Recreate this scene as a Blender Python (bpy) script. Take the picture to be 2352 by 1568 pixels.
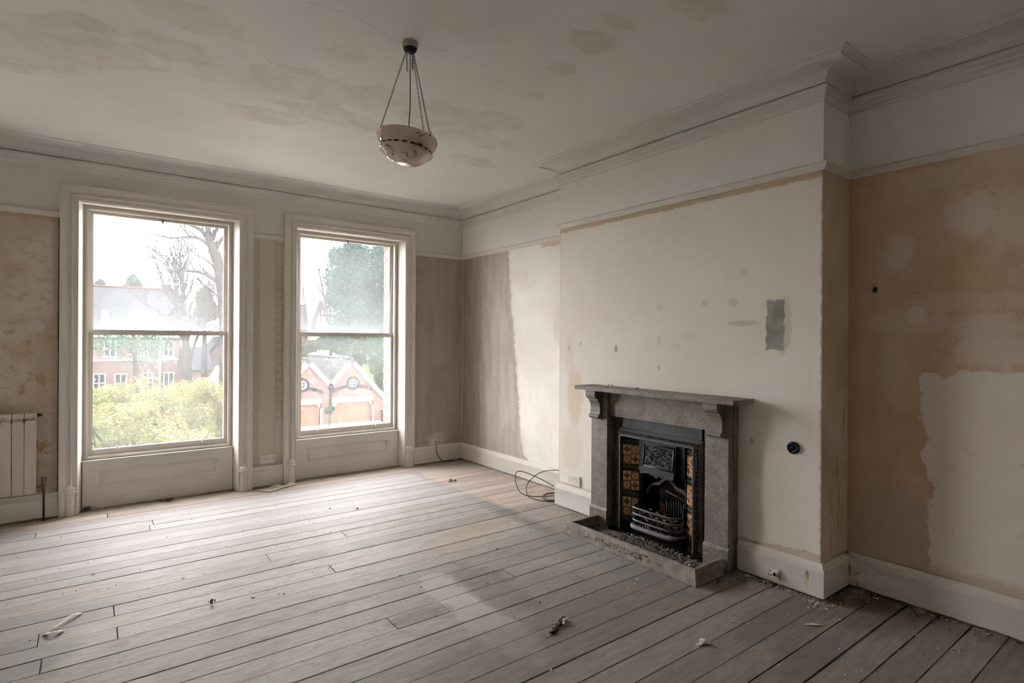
import bpy, math, random
import numpy as np
from mathutils import Vector, Matrix, noise as mnoise

# ---------------------------------------------------------------- clear
for o in list(bpy.data.objects):
    bpy.data.objects.remove(o)
scene = bpy.context.scene
COL = scene.collection
PI = math.pi

# ---------------------------------------------------------------- camera
F_PX, CY_PX, ROLL, YAW = 1285.56, 780.6, 0.0060, 0.9241
CAM = Vector((-3.7621, -6.0317, 1.5))
_fw = Vector((math.cos(YAW), math.sin(YAW), 0)); _rt = Vector((math.sin(YAW), -math.cos(YAW), 0)); _up = Vector((0, 0, 1))
RT = _rt * math.cos(ROLL) + _up * math.sin(ROLL)
UP = _up * math.cos(ROLL) - _rt * math.sin(ROLL)
cam_d = bpy.data.cameras.new('camera'); cam = bpy.data.objects.new('camera', cam_d); COL.objects.link(cam)
cam_d.sensor_fit = 'HORIZONTAL'; cam_d.sensor_width = 36.0; cam_d.lens = 36.0 * F_PX / 2352.0
cam_d.shift_y = (CY_PX - 784.0) / 2352.0
cam_d.clip_start = 0.05; cam_d.clip_end = 500
cam.matrix_world = Matrix(((RT.x, UP.x, -_fw.x, CAM.x), (RT.y, UP.y, -_fw.y, CAM.y), (RT.z, UP.z, -_fw.z, CAM.z), (0, 0, 0, 1)))
scene.camera = cam

# ---------------------------------------------------------------- light
world = bpy.data.worlds.new('overcast_sky'); scene.world = world
world.use_nodes = True
wb = world.node_tree.nodes['Background']
wb.inputs[0].default_value = (1.0, .985, 1.03, 1); wb.inputs[1].default_value = 15.0
scene.view_settings.view_transform = 'Standard'
scene.view_settings.look = 'None'
scene.view_settings.gamma = 1.0
scene.view_settings.use_curve_mapping = False
scene.view_settings.exposure = 0.80
scene.cycles.max_bounces = 6; scene.cycles.diffuse_bounces = 6; scene.cycles.glossy_bounces = 2; scene.cycles.transparent_max_bounces = 8
scene.cycles.adaptive_threshold = 0.06; scene.cycles.adaptive_min_samples = 16; scene.cycles.caustics_reflective = False; scene.cycles.caustics_refractive = False

# window openings (centre X, half casing, half wall opening)
WINS = [(-3.214, 0.750), (-1.4225, 0.7445)]

# ---------------------------------------------------------------- helpers
def PX(px, py, Y):
    """world point on the plane y = Y seen at a measured photo position (used to survey the view outside)"""
    r = _fw + RT * ((px - 1176.0) / F_PX) - UP * ((py - CY_PX) / F_PX)
    t = (Y - CAM.y) / r.y
    return CAM + r * t

class MB:
    """collects geometry for one mesh"""
    def __init__(s): s.v = []; s.f = []; s.m = []
    def add(s, vs, fs, mi=0):
        b = len(s.v); s.v += [tuple(v) for v in vs]; s.f += [tuple(b + i for i in f) for f in fs]; s.m += [mi] * len(fs); return s
    def box(s, x0, x1, y0, y1, z0, z1, mi=0):
        x0, x1 = min(x0, x1), max(x0, x1); y0, y1 = min(y0, y1), max(y0, y1); z0, z1 = min(z0, z1), max(z0, z1)
        return s.add([(x0,y0,z0),(x1,y0,z0),(x1,y1,z0),(x0,y1,z0),(x0,y0,z1),(x1,y0,z1),(x1,y1,z1),(x0,y1,z1)],
              [(0,3,2,1),(4,5,6,7),(0,1,5,4),(1,2,6,5),(2,3,7,6),(3,0,4,7)], mi)
    def quad(s, a, b, c, d, mi=0): return s.add([a, b, c, d], [(0,1,2,3)], mi)
    def loft(s, rings, close=True, caps=True, mi=0):
        n = len(rings[0]); vs = [p for r in rings for p in r]; fs = []
        for i in range(len(rings) - 1):
            for j in range(n if close else n - 1):
                k = (j + 1) % n
                fs.append((i*n+j, i*n+k, (i+1)*n+k, (i+1)*n+j))
        if caps and close:
            fs.append(tuple(range(n - 1, -1, -1))); fs.append(tuple((len(rings)-1)*n + j for j in range(n)))
        return s.add(vs, fs, mi)
    def tube(s, pts, r, n=8, mi=0, caps=True):
        pts = [Vector(p) for p in pts]; rings = []; up = None
        for i, p in enumerate(pts):
            t = (pts[min(i+1, len(pts)-1)] - pts[max(i-1, 0)]); t = t.normalized() if t.length > 1e-9 else Vector((0,0,1))
            if up is None:
                up = Vector((0,0,1)) if abs(t.z) < .9 else Vector((1,0,0))
            a = t.cross(up)
            if a.length < 1e-6: a = t.cross(Vector((1,.3,.2)))
            a.normalize(); b = a.cross(t).normalized(); up = b
            rr = r[i] if isinstance(r, (list, tuple)) else r
            rings.append([p + (a * math.cos(q) + b * math.sin(q)) * rr for q in [2*PI*k/n for k in range(n)]])
        return s.loft(rings, True, caps, mi)
    def lathe(s, prof, n=32, c=(0,0,0), mi=0):
        rings = []
        for r, z in prof:
            rings.append([(c[0]+r*math.cos(2*PI*k/n), c[1]+r*math.sin(2*PI*k/n), c[2]+z) for k in range(n)])
        return s.loft(rings, True, True, mi)
    def prism(s, pts, axis, a0, a1, mi=0):
        """polygon pts (2-D) extruded along an axis; for axis x pts=(y,z), y pts=(x,z), z pts=(x,y)"""
        def P(u, v, w): return {'x': (w, u, v), 'y': (u, w, v), 'z': (u, v, w)}[axis]
        return s.loft([[P(u, v, a0) for u, v in pts], [P(u, v, a1) for u, v in pts]], True, True, mi)
    def xf(s, M, start=0):
        s.v[start:] = [tuple(M @ Vector(v)) for v in s.v[start:]]; return s
    def mesh(s, name, mats, smooth=False):
        me = bpy.data.meshes.new(name); me.from_pydata(s.v, [], s.f); 
        for m in (mats if isinstance(mats, (list, tuple)) else [mats]): me.materials.append(m)
        if any(s.m): me.polygons.foreach_set('material_index', s.m)
        me.update()
        import bmesh
        b = bmesh.new(); b.from_mesh(me); bmesh.ops.recalc_face_normals(b, faces=b.faces); b.to_mesh(me); b.free()
        if smooth:
            me.polygons.foreach_set('use_smooth', [True] * len(me.polygons))
            if smooth != 'all':
                try: me.set_sharp_from_angle(angle=smooth if isinstance(smooth, float) else 0.7)
                except Exception: pass
        return me
    def build(s, name, mats, parent=None, smooth=False, **kw):
        o = bpy.data.objects.new(name, s.mesh(name, mats, smooth)); COL.objects.link(o)
        if parent: o.parent = parent
        for k, v in kw.items(): o[k] = v
        return o

def inst(name, me, parent=None, loc=(0,0,0), rot=(0,0,0), scale=(1,1,1), **kw):
    o = bpy.data.objects.new(name, me); COL.objects.link(o)
    o.location = loc; o.rotation_euler = rot; o.scale = scale
    if parent: o.parent = parent
    for k, v in kw.items(): o[k] = v
    return o
def empty(name, loc=(0,0,0), **kw):
    o = bpy.data.objects.new(name, None); COL.objects.link(o); o.location = loc; o.empty_display_size = .1
    for k, v in kw.items(): o[k] = v
    return o
def tag(o, label, cat, group=None):
    o['label'] = label; o['category'] = cat
    if group: o['group'] = group
    return o
def catmull(pts, n=8):
    P = [Vector(p) for p in pts]; P = [P[0]*2 - P[1]] + P + [P[-1]*2 - P[-2]]; out = []
    for i in range(1, len(P) - 2):
        for k in range(n):
            t = k / n; a, b, c, d = P[i-1], P[i], P[i+1], P[i+2]
            out.append(.5 * ((2*b) + (c-a)*t + (2*a-5*b+4*c-d)*t*t + (3*b-a-3*c+d)*t**3))
    out.append(P[-2]); return out

# ---------------------------------------------------------------- node helper
class NT:
    def __init__(s, name, rough=.6, spec=.3, metal=0.0):
        s.mat = bpy.data.materials.new(name); s.mat.use_nodes = True
        s.t = s.mat.node_tree; s.b = s.t.nodes['Principled BSDF']
        s.b.inputs['Roughness'].default_value = rough; s.b.inputs['Metallic'].default_value = metal
        s.b.inputs['Specular IOR Level'].default_value = spec
        s._pos = None
    def link(s, v, sock):
        if isinstance(v, bpy.types.NodeSocket): s.t.links.new(v, sock)
        elif v is not None:
            if isinstance(v, (tuple, list)) and len(v) == 3 and sock.type == 'RGBA': v = (*v, 1)
            sock.default_value = v
    def n(s, typ, **attr):
        nd = s.t.nodes.new(typ)
        for k, v in attr.items(): setattr(nd, k, v)
        return nd
    def pos(s):
        if s._pos is None:
            g = s.n('ShaderNodeNewGeometry'); sp = s.n('ShaderNodeSeparateXYZ'); s.t.links.new(g.outputs['Position'], sp.inputs[0])
            s._pos = (g.outputs['Position'], *[sp.outputs[i] for i in range(3)])
        return s._pos
    def obj(s):
        c = s.n('ShaderNodeTexCoord'); sp = s.n('ShaderNodeSeparateXYZ'); s.t.links.new(c.outputs['Object'], sp.inputs[0])
        return (c.outputs['Object'], *[sp.outputs[i] for i in range(3)])
    def m(s, op, a, b=None, c=None, clamp=False):
        nd = s.n('ShaderNodeMath', operation=op, use_clamp=clamp)
        for i, q in enumerate((a, b, c)):
            if q is not None: s.link(q, nd.inputs[i])
        return nd.outputs[0]
    def add(s, a, b): return s.m('ADD', a, b)
    def sub(s, a, b): return s.m('SUBTRACT', a, b)
    def mul(s, a, b): return s.m('MULTIPLY', a, b)
    def mx(s, a, b): return s.m('MAXIMUM', a, b)
    def mn(s, a, b): return s.m('MINIMUM', a, b)
    def inv(s, a): return s.m('SUBTRACT', 1.0, a)
    def step(s, x, lo, hi):
        nd = s.n('ShaderNodeMapRange', interpolation_type='SMOOTHSTEP'); s.link(x, nd.inputs[0])
        s.link(lo, nd.inputs[1]); s.link(hi, nd.inputs[2]); nd.inputs[3].default_value = 0; nd.inputs[4].default_value = 1
        return nd.outputs[0]
    def lin(s, x, a, b, c, d):
        nd = s.n('ShaderNodeMapRange'); s.link(x, nd.inputs[0])
        for i, q in enumerate((a, b, c, d)): s.link(q, nd.inputs[i+1])
        return nd.outputs[0]
    def scale(s, v, sc):
        nd = s.n('ShaderNodeMapping'); s.link(v, nd.inputs[0]); nd.inputs['Scale'].default_value = sc; return nd.outputs[0]
    def noise(s, vec, sc=5, det=4, rough=.55, dist=0.0):
        nd = s.n('ShaderNodeTexNoise'); s.link(vec, nd.inputs['Vector']); nd.inputs['Scale'].default_value = sc
        nd.inputs['Detail'].default_value = det; nd.inputs['Roughness'].default_value = rough; nd.inputs['Distortion'].default_value = dist
        return nd.outputs['Fac']
    def voro(s, vec, sc=5, feat='F1'):
        nd = s.n('ShaderNodeTexVoronoi', feature=feat); s.link(vec, nd.inputs['Vector']); nd.inputs['Scale'].default_value = sc
        return nd.outputs['Distance']
    def mix(s, fac, a, b, blend='MIX'):
        nd = s.n('ShaderNodeMix', data_type='RGBA', blend_type=blend)
        s.link(fac, nd.inputs[0]); s.link(a, nd.inputs[6]); s.link(b, nd.inputs[7]); return nd.outputs[2]
    def curve(s, x, pts, x0, x1):
        """piecewise-linear function of x through pts [(x, y)], as a float curve"""
        ys = [p[1] for p in pts]; lo, hi = min(ys), max(ys); hi = hi if hi > lo else lo + 1
        u = s.lin(x, x0, x1, 0.0, 1.0)
        nd = s.n('ShaderNodeFloatCurve'); s.link(u, nd.inputs[1]); c = nd.mapping.curves[0]
        pts = sorted(((min(1, max(0, (p[0]-x0)/(x1-x0))), (p[1]-lo)/(hi-lo)) for p in pts))
        c.points[0].location = pts[0]; c.points[1].location = pts[-1]
        for p in pts[1:-1]: c.points.new(*p)
        for p in c.points: p.handle_type = 'VECTOR'
        nd.mapping.update()
        return s.lin(nd.outputs[0], 0.0, 1.0, lo, hi)
    def ell(s, u, v, cu, cv, ru, rv):
        """normalised distance from an ellipse centre on the plane of two position axes"""
        inv = [0., 0., 0.]; off = [0., 0., 0.]
        for ax, c, r in ((u.name, cu, ru), (v.name, cv, rv)):
            k = 'XYZ'.index(ax); inv[k] = 1 / r; off[k] = -c / r
        a = s.n('ShaderNodeVectorMath', operation='MULTIPLY_ADD'); s.link(s.pos()[0], a.inputs[0]); a.inputs[1].default_value = inv; a.inputs[2].default_value = off
        l = s.n('ShaderNodeVectorMath', operation='LENGTH'); s.t.links.new(a.outputs[0], l.inputs[0]); return l.outputs['Value']
    def blob(s, u, v, cu, cv, ru, rv, nz, amp=.6, soft=.12):
        e = s.m('MULTIPLY_ADD', nz, 2 * amp, s.ell(u, v, cu, cv, ru, rv))
        return s.step(e, 1 + soft + amp, 1 - soft + amp)
    def col(s, c): s.link(c, s.b.inputs['Base Color']); return s
    def rough(s, r): s.link(r, s.b.inputs['Roughness']); return s
    def bump(s, h, strength=.3, dist=.01):
        nd = s.n('ShaderNodeBump'); nd.inputs['Strength'].default_value = strength; nd.inputs['Distance'].default_value = dist
        s.link(h, nd.inputs['Height']); s.t.links.new(nd.outputs[0], s.b.inputs['Normal']); return s

def simple(name, c, rough=.6, spec=.3, metal=0.0, var=.12, sc=12, bump=0.0):
    k = NT(name, rough, spec, metal); p = k.pos()[0]
    nz = k.noise(p, sc, 4)
    d = tuple(x * (1 - var) for x in c); l = tuple(min(1, x * (1 + var)) for x in c)
    k.col(k.mix(k.step(nz, .3, .7), d, l))
    if bump: k.bump(nz, bump, .004)
    return k.mat

D, YA, YB = 0.345, -2.227, -4.515         # chimney breast: depth, far side, near side
CEIL, RAIL, SK = 3.11, 2.502, 0.208
XL, YF = -4.95, -7.0                       # unseen walls (left, behind the camera)

# ================================================================= materials
def paint_white(name='old_white_paint', base=(.66, .625, .57), dirt=(.40, .34, .27)):
    k = NT(name, .55, .3); p, x, y, z = k.pos()
    big = k.noise(p, 2.2, 3); fine = k.noise(p, 26, 3, .65)
    c = k.mix(k.step(big, .35, .7), tuple(b * .93 for b in base), base)
    chips = k.mul(k.step(fine, .665, .71), k.step(k.noise(p, 5, 2), .5, .62))
    c = k.mix(k.mul(chips, .8), c, dirt)
    if name == 'skirting_paint':
        rust = k.mul(k.blob(y, z, -4.445, .105, .013, .048, fine, .35, .25), k.step(x, -.365, -.37)); c = k.mix(rust, c, k.mix(k.step(fine, .4, .6), (.30, .17, .05), (.62, .52, .34)))
    k.col(c)
    return k.mat
M_PAINT = paint_white()
M_CORN = paint_white('cornice_paint', (.68, .66, .63), (.55, .5, .44))
M_SASH = paint_white('sash_paint', (.60, .56, .50), (.33, .28, .22))
M_SKIRT = paint_white('skirting_paint', (.67, .635, .58), (.38, .30, .20))

def frieze_mask(k, z): return k.step(z, 2.515, 2.525)
FRIEZE = (.75, .73, .70)

def m_ceiling():
    k = NT('stained_ceiling', .8, .1); p, x, y, z = k.pos()
    nz = k.noise(p, 5.5, 4, .68); nz2 = k.noise(p, 1.1, 2)
    base = k.mix(k.step(nz2, .35, .68), (.68, .665, .645), (.725, .71, .69))
    blobs = [(-4.05,-1.95,.33,.30,.9),(-3.86,-2.09,.40,.26,1),(-3.77,-2.42,.12,.10,.9),(-4.12,-1.58,.12,.08,.8),(-3.41,-2.40,.22,.16,.9),
             (-3.02,-2.24,.26,.18,.65),(-2.62,-2.38,.42,.24,.8),(-2.75,-1.72,.26,.15,.85),(-2.36,-2.02,.40,.16,.8),(-2.60,-2.94,.13,.10,.6),
             (-3.35,-2.82,.24,.16,.45),(-1.66,-2.45,.38,.30,.95),(-1.15,-2.25,.30,.13,1.2),(-.98,-1.78,.24,.12,1.2),(-1.35,-2.7,.2,.14,.8),
             (-1.60,-3.87,.14,.10,.95),(-1.64,-4.09,.13,.05,.9),(-1.44,-4.42,.16,.11,.8),(-1.53,-3.56,.10,.07,.5),(-1.45,-3.17,.09,.06,.5),(-2.1,-2.55,.26,.14,.5),
             (-2.2,-3.7,.35,.2,.4),(-3.95,-2.85,.2,.14,.5),(-3.1,-1.2,.5,.25,.22)]
    st = None
    for lo, hi, w in ((.7, 2, 1.0), (.42, .7, .68), (0, .42, .32)):
        e = None
        for cx, cy, rx, ry, wt in blobs:
            if lo <= wt < hi:
                q = k.ell(x, y, cx, cy, rx, ry); e = q if e is None else k.mn(e, q)
        e = k.m('MULTIPLY_ADD', nz, 1.9, e); q = k.mul(k.step(e, 2.05, 1.85), w)
        st = q if st is None else k.mx(st, q)
    patch = k.step(k.noise(p, 7, 2, .6), .38, .62)
    tone = k.mix(k.step(nz2, .4, .62), (.53, .51, .45), (.575, .525, .455))
    c = k.mix(k.mul(k.mul(st, .62), k.lin(patch, 0., 1., .45, 1.)), base, tone)
    # hairline crack
    cy = k.curve(x, [(-2.95,-3.30),(-2.75,-3.33),(-2.54,-3.27),(-2.43,-3.236),(-2.33,-3.27),(-2.1,-3.336),(-1.9,-3.30),(-1.6,-3.1),(-1.2,-3.02),(-.62,-2.95)], -2.95, -.62)
    dd = k.m('ABSOLUTE', k.add(k.sub(y, cy), k.mul(k.sub(k.noise(p, 9, 3), .5), .05)))
    cr = k.mul(k.step(dd, .0035, .001), k.mul(k.step(x, -3.0, -2.94), k.step(x, -1.4, -2.1)))
    c = k.mix(k.mul(cr, .45), c, (.30, .27, .23))
    k.col(c)
    return k.mat

def m_recess(part):
    k = NT(part + '_recess_plaster', .85, .1); p, x, y, z = k.pos()
    nz = k.noise(p, 7, 3, .65); big = k.noise(p, 1.7, 4, .6)
    st = k.noise(k.scale(p, (1, 5, .9)), 2.2, 3, .55)          # vertical streaks
    hz = k.noise(k.scale(p, (1, 2.5, 3)), 2.6, 3, .6)            # horizontal brushing
    if part == 'far':
        # far recess: bare grey plaster beside the corner, cream beyond a torn edge
        grey = k.mix(k.step(st, .25, .75), (.315, .26, .215), (.41, .355, .31))
        grey = k.mix(k.mul(k.step(y, -.05, -.95), .7), grey, k.mix(k.step(st, .25, .75), (.42, .37, .335), (.515, .465, .435)))
        cream = k.mix(k.step(big, .35, .65), (.70, .655, .585), (.77, .745, .70))
        cream = k.mix(k.mul(k.step(k.noise(k.scale(p, (1, 5, 1)), 3, 4), .55, .75), .5), cream, (.66, .58, .48))
        cream = k.mix(k.mul(k.step(k.noise(p, 30, 3), .70, .74), .6), cream, (.45, .38, .30))
        cream = k.mix(k.mul(k.blob(y, z, -1.87, 1.66, .13, .22, nz, .35, .3), .45), cream, (.52, .47, .40))
        fg = k.noise(p, 42, 2, .7); grey = k.mix(k.mul(k.step(fg, .52, .66), .30), grey, (.53, .475, .43)); grey = k.mix(k.mul(k.step(k.noise(k.scale(p, (1, 2, 1)), 3.3, 3, .65), .50, .68), .45), grey, (.36, .305, .26))
        bd = k.curve(z, [(.15,-1.40),(.2,-1.36),(.27,-1.25),(.45,-1.21),(.93,-1.166),(1.21,-1.124),(1.55,-1.088),(1.8,-1.046),(2.19,-.993),(2.46,-.974),(2.6,-.97)], .15, 2.6)
        e = k.add(k.sub(y, bd), k.mul(k.sub(k.noise(p, 11, 3, .7), .5), .10))
        gm = k.step(e, -.006, .006)
        rim = k.mul(k.step(e, -.05, -.004), k.inv(gm))
        far = k.mix(k.mul(rim, .65), cream, (.62, .53, .42))
        far = k.mix(gm, far, grey)
        far = k.mix(k.mul(k.step(y, -.025, -.01), .7), far, (.62, .57, .51))
        strip = k.mul(k.step(k.add(z, k.mul(nz, .05)), 2.475, 2.495), k.step(y, -1.5, -1.6))
        far = k.mix(k.mul(strip, .8), far, (.55, .42, .28))
    else:
        # near recess: ochre distemper above a cream patch
        och = k.mix(k.step(k.add(k.mul(big, .6), k.mul(hz, .4)), .36, .62), (.53, .37, .24), (.585, .45, .325))
        och = k.mix(k.mul(k.step(st, .5, .75), .45), och, (.46, .36, .26))
        och = k.mix(k.mul(k.step(y, -4.62, -4.5), .5), och, (.48, .30, .165))
        pal = None; nzq = k.noise(p, 12, 3, .7)
        for cy, cz, ry, rz, w in [(-5.13,2.19,.12,.13,.8),(-5.3,2.12,.13,.16,.55),(-4.79,2.01,.07,.12,.75),(-4.87,1.65,.07,.06,.85),(-4.82,1.62,.20,.07,.5),(-5.2,1.58,.16,.08,.7),
                                  (-5.25,1.46,.22,.09,.75),(-4.75,1.35,.07,.22,.35),(-4.95,2.42,.2,.06,.4),(-5.1,1.72,.3,.05,.35),(-5.33,2.5,.2,.1,.4),(-5.8,1.9,.4,.3,.5)]:
            q = k.mul(k.blob(y, z, cy, cz, ry, rz, nzq, .9, .3), w)
            pal = q if pal is None else k.mx(pal, q)
        och = k.mix(pal, och, (.66, .575, .485))
        och = k.mix(k.mul(k.step(k.noise(p, 34, 3, .7), .60, .70), .45), och, (.58, .49, .40))
        och = k.mix(k.mul(k.step(k.noise(p, 21, 3, .7), .64, .72), .5), och, (.36, .22, .12))
        low = k.blob(y, z, -4.78, .36, .24, .30, nz, .5, .2)
        och = k.mix(k.mul(low, .7), och, (.46, .39, .32))
        pb = k.curve(z, [(.15,-4.945),(.3,-4.943),(.61,-4.931),(.69,-4.975),(.83,-4.905),(.98,-4.93),(1.07,-4.888),(1.22,-4.897),(1.33,-4.89),(1.5,-4.89)], .15, 1.5)
        tn = k.mul(k.sub(k.noise(p, 13, 4, .75), .5), .13)
        e1 = k.add(k.sub(pb, y), tn)
        e2 = k.add(k.sub(k.curve(y, [(-6.9,1.38),(-5.33,1.35),(-5.14,1.34),(-5.07,1.35),(-5.0,1.30),(-4.96,1.33),(-4.89,1.34),(-4.5,1.32)], -6.9, -4.5), z), k.mul(tn, .8))
        pm = k.mul(k.step(e1, -.004, .006), k.step(e2, -.006, .01))
        cr2 = k.mix(k.step(big, .35, .66), (.69, .625, .545), (.75, .695, .62))
        cr2 = k.mix(k.mul(k.step(nz, .60, .72), .5), cr2, (.58, .49, .395))
        scr = k.mul(k.step(k.noise(k.scale(p, (1, 14, 5)), 4, 4, .7), .62, .70), k.blob(y, z, -5.08, .42, .22, .2, nz, .3, .4))
        cr2 = k.mix(k.mul(scr, .6), cr2, (.42, .36, .29))
        near = k.mix(pm, och, cr2)
        hole = k.blob(y, z, -4.663, 1.815, .013, .018, nz, .3, .3)
        near = k.mix(hole, near, (.06, .04, .03))
        base_s = k.mul(k.step(k.add(z, k.mul(nz, .08)), .33, .27), .75)
        near = k.mix(base_s, near, (.47, .38, .29))
    c = far if part == 'far' else near
    c = k.mix(frieze_mask(k, z), c, FRIEZE)
    k.col(c); k.bump(k.noise(p, 9, 1), .2, .006)
    return k.mat

def m_breast():
    k = NT('chimney_breast_plaster', .85, .1); p, x, y, z = k.pos()
    nz = k.noise(p, 8, 3, .65); big = k.noise(p, 1.5, 3, .5); nf = k.noise(p, 16, 3, .7)
    st = k.noise(k.scale(p, (1, 8, .9)), 2.6, 4, .6)
    c = k.mix(k.step(big, .33, .68), (.69, .635, .555), (.745, .70, .64))
    c = k.mix(k.mul(k.step(st, .55, .8), .35), c, (.60, .525, .43))
    for cy, cz, ry, rz, w, t in [(-2.43,1.00,.10,.24,.75,(.60,.50,.37)),(-2.40,.55,.12,.25,.5,(.62,.53,.43)),(-2.36,1.35,.06,.18,.35,(.6,.52,.43)),(-3.95,1.76,.035,.03,.55,(.52,.45,.36)),(-3.73,1.765,.025,.025,.5,(.52,.46,.37)),
                                 (-2.91,1.436,.018,.03,.9,(.35,.31,.27)),(-2.50,1.47,.012,.015,.8,(.4,.36,.3)),(-2.35,1.43,.012,.02,.7,(.45,.36,.28)),(-3.34,1.50,.02,.04,.5,(.5,.45,.38)),(-3.34,1.30,.012,.02,.7,(.4,.36,.32)),
                                 (-4.02,1.95,.03,.03,.4,(.5,.44,.37)),(-4.02,1.62,.10,.018,.7,(.48,.42,.35)),(-4.08,.86,.012,.02,.8,(.35,.3,.26)),(-3.34,1.75,.03,.02,.4,(.5,.45,.38)),(-3.6,1.55,.05,.03,.3,(.55,.48,.4)),(-3.5,1.45,.05,.03,.3,(.55,.47,.38))]:
        c = k.mix(k.mul(k.blob(y, z, cy, cz, ry, rz, nz, .4, .3), w), c, t)
    # cement patch with a torn yellow edge
    ed = k.blob(y, z, -4.285, 1.60, .05, .17, nf, .55, .25)
    c = k.mix(k.mul(ed, .55), c, (.52, .43, .26))
    ny = k.mul(k.sub(nf, .5), .05)
    py = k.add(k.m('ABSOLUTE', k.sub(y, -4.232)), ny); pz = k.add(k.m('ABSOLUTE', k.sub(z, 1.605)), ny)
    pm = k.mul(k.step(py, .060, .050), k.step(pz, .162, .148))
    c = k.mix(pm, c, k.mix(k.step(nz, .35, .6), (.245, .235, .215), (.335, .325, .30)))
    # exposed plaster under the picture rail and over the skirting
    top = k.add(z, k.mul(k.sub(nf, .5), .05))
    c = k.mix(k.mul(k.step(top, 2.462, 2.475), .85), c, (.47, .345, .215))
    lowm = k.mul(k.step(k.add(k.add(z, k.mul(k.sub(nf, .5), .05)), k.lin(y, -4.1, -4.4, .0, -.03)), .226, .216), .8)
    c = k.mix(lowm, c, k.mix(nz, (.44, .345, .24), (.60, .50, .40)))
    # broken arrises
    arr = k.add(y, k.mul(k.sub(nf, .5), .03))
    c = k.mix(k.mul(k.step(arr, YB + .014, YB + .004), .85), c, (.36, .26, .16))
    c = k.mix(k.mul(k.step(arr, YA - .014, YA - .004), .6), c, (.55, .43, .30))
    # side cheek
    sd = k.mix(k.step(st, .35, .7), (.56, .455, .32), (.64, .55, .42))
    ss = k.noise(k.scale(p, (9, 1, 1.0)), 2.4, 5, .65)
    sd = k.mix(k.mul(k.step(ss, .56, .66), k.mul(k.step(z, 1.75, .9), .75)), sd, (.36, .23, .12))
    sd = k.mix(k.mul(k.step(k.add(x, k.mul(k.sub(nf,.5), .03)), -.335, -.345), .8), sd, (.33, .23, .13))
    c = k.mix(k.step(x, -D + .0005, -D + .001), c, sd)
    c = k.mix(frieze_mask(k, z), c, FRIEZE)
    k.col(c); k.bump(k.noise(p, 9, 1), .2, .006)
    return k.mat

def m_window_wall():
    k = NT('window_wall_plaster', .85, .1); p, x, y, z = k.pos()
    nz = k.noise(p, 9, 3, .7); big = k.noise(p, 1.9, 4, .6); nf = k.noise(p, 20, 4, .7)
    st = k.noise(k.scale(p, (5, 1, .9)), 2.0, 3, .55)
    hz = k.noise(k.scale(p, (1.5, 1, 10)), 3, 4, .65)
    # right end: bare grey-brown plaster
    r = k.mix(k.step(st, .2, .8), (.35, .295, .25), (.42, .365, .315))
    r = k.mix(k.mul(k.step(big, .5, .7), .45), r, (.29, .235, .185))
    r = k.mix(k.mul(k.step(k.noise(p, 38, 2, .7), .52, .66), .30), r, (.46, .405, .35))
    r = k.mix(k.mul(k.step(k.voro(p, 6), .06, .03), .7), r, (.22, .17, .13))
    r = k.mix(k.mul(k.blob(x, z, -.36, .28, .12, .09, nz, .5, .2), .5), r, (.56, .51, .44))
    # left end: mottled, scraped
    l = k.mix(k.step(big, .38, .62), (.50, .425, .335), (.60, .545, .465))
    l = k.mix(k.mul(k.step(nz, .52, .64), k.lin(z, 2.4, .6, .35, 1.0)), l, (.42, .285, .165))
    l = k.mix(k.mul(k.step(hz, .60, .70), k.mul(k.step(z, 1.5, .9), .6)), l, (.30, .215, .14))
    l = k.mix(k.mul(k.step(k.noise(p, 4, 4, .6), .48, .62), k.mul(k.step(z, 1.75, 1.25), .6)), l, (.47, .35, .22))
    l = k.mix(k.mul(k.step(k.add(x, k.mul(k.sub(nf, .5), .03)), -4.02, -4.0), .7), l, (.42, .345, .26))
    l = k.mix(k.mul(k.step(z, 2.45, 2.49), .8), l, (.44, .33, .21))
    l = k.mix(k.step(k.add(x, k.mul(k.sub(nf, .5), .016)), -3.976, -3.970), l, (.11, .085, .06))
    l = k.mix(k.blob(x, z, -4.115, 1.59, .055, .05, nz, .12, .1), l, (.56, .53, .48))
    # pier: striped wallpaper with scalloped bands
    w = (.545, .485, .405); wd = (.475, .415, .315)
    b1 = k.mul(k.step(x, -2.47, -2.463), k.step(x, -2.394, -2.398)); b2 = k.mul(k.step(x, -2.250, -2.246), k.step(x, -2.16, -2.168))
    def dots(cx, r):
        u = k.sub(x, cx); v = k.sub(k.m('FRACT', k.m('DIVIDE', z, .077)), .5); v = k.mul(v, .077)
        q = k.m('SQRT', k.add(k.mul(u, u), k.mul(v, v))); return k.step(q, r, r - .005)
    pw = k.mix(k.mx(b1, b2), w, wd)
    pw = k.mix(k.mul(k.mul(dots(-2.437, .032), b1), .55), pw, (.56, .50, .41))
    pw = k.mix(k.mul(k.mul(dots(-2.203, .033), b2), .75), pw, (.57, .51, .42))
    tear = k.blob(x, z, -2.19, .48, .05, .22, nf, .7, .2)
    pw = k.mix(k.mul(tear, .7), pw, (.62, .55, .47))
    stn = k.mul(k.step(k.add(z, k.mul(nz, .3)), .50, .36), .6)
    pw = k.mix(stn, pw, (.38, .315, .235))
    c = k.mix(k.step(x, -3.3, -3.2), l, pw)
    c = k.mix(k.step(x, -1.5, -1.4), c, r)
    c = k.mix(frieze_mask(k, z), c, k.mix(k.step(big, .4, .7), (.60, .575, .535), (.65, .625, .585)))
    k.col(c); k.bump(k.noise(p, 10, 1), .2, .006)
    return k.mat

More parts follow.
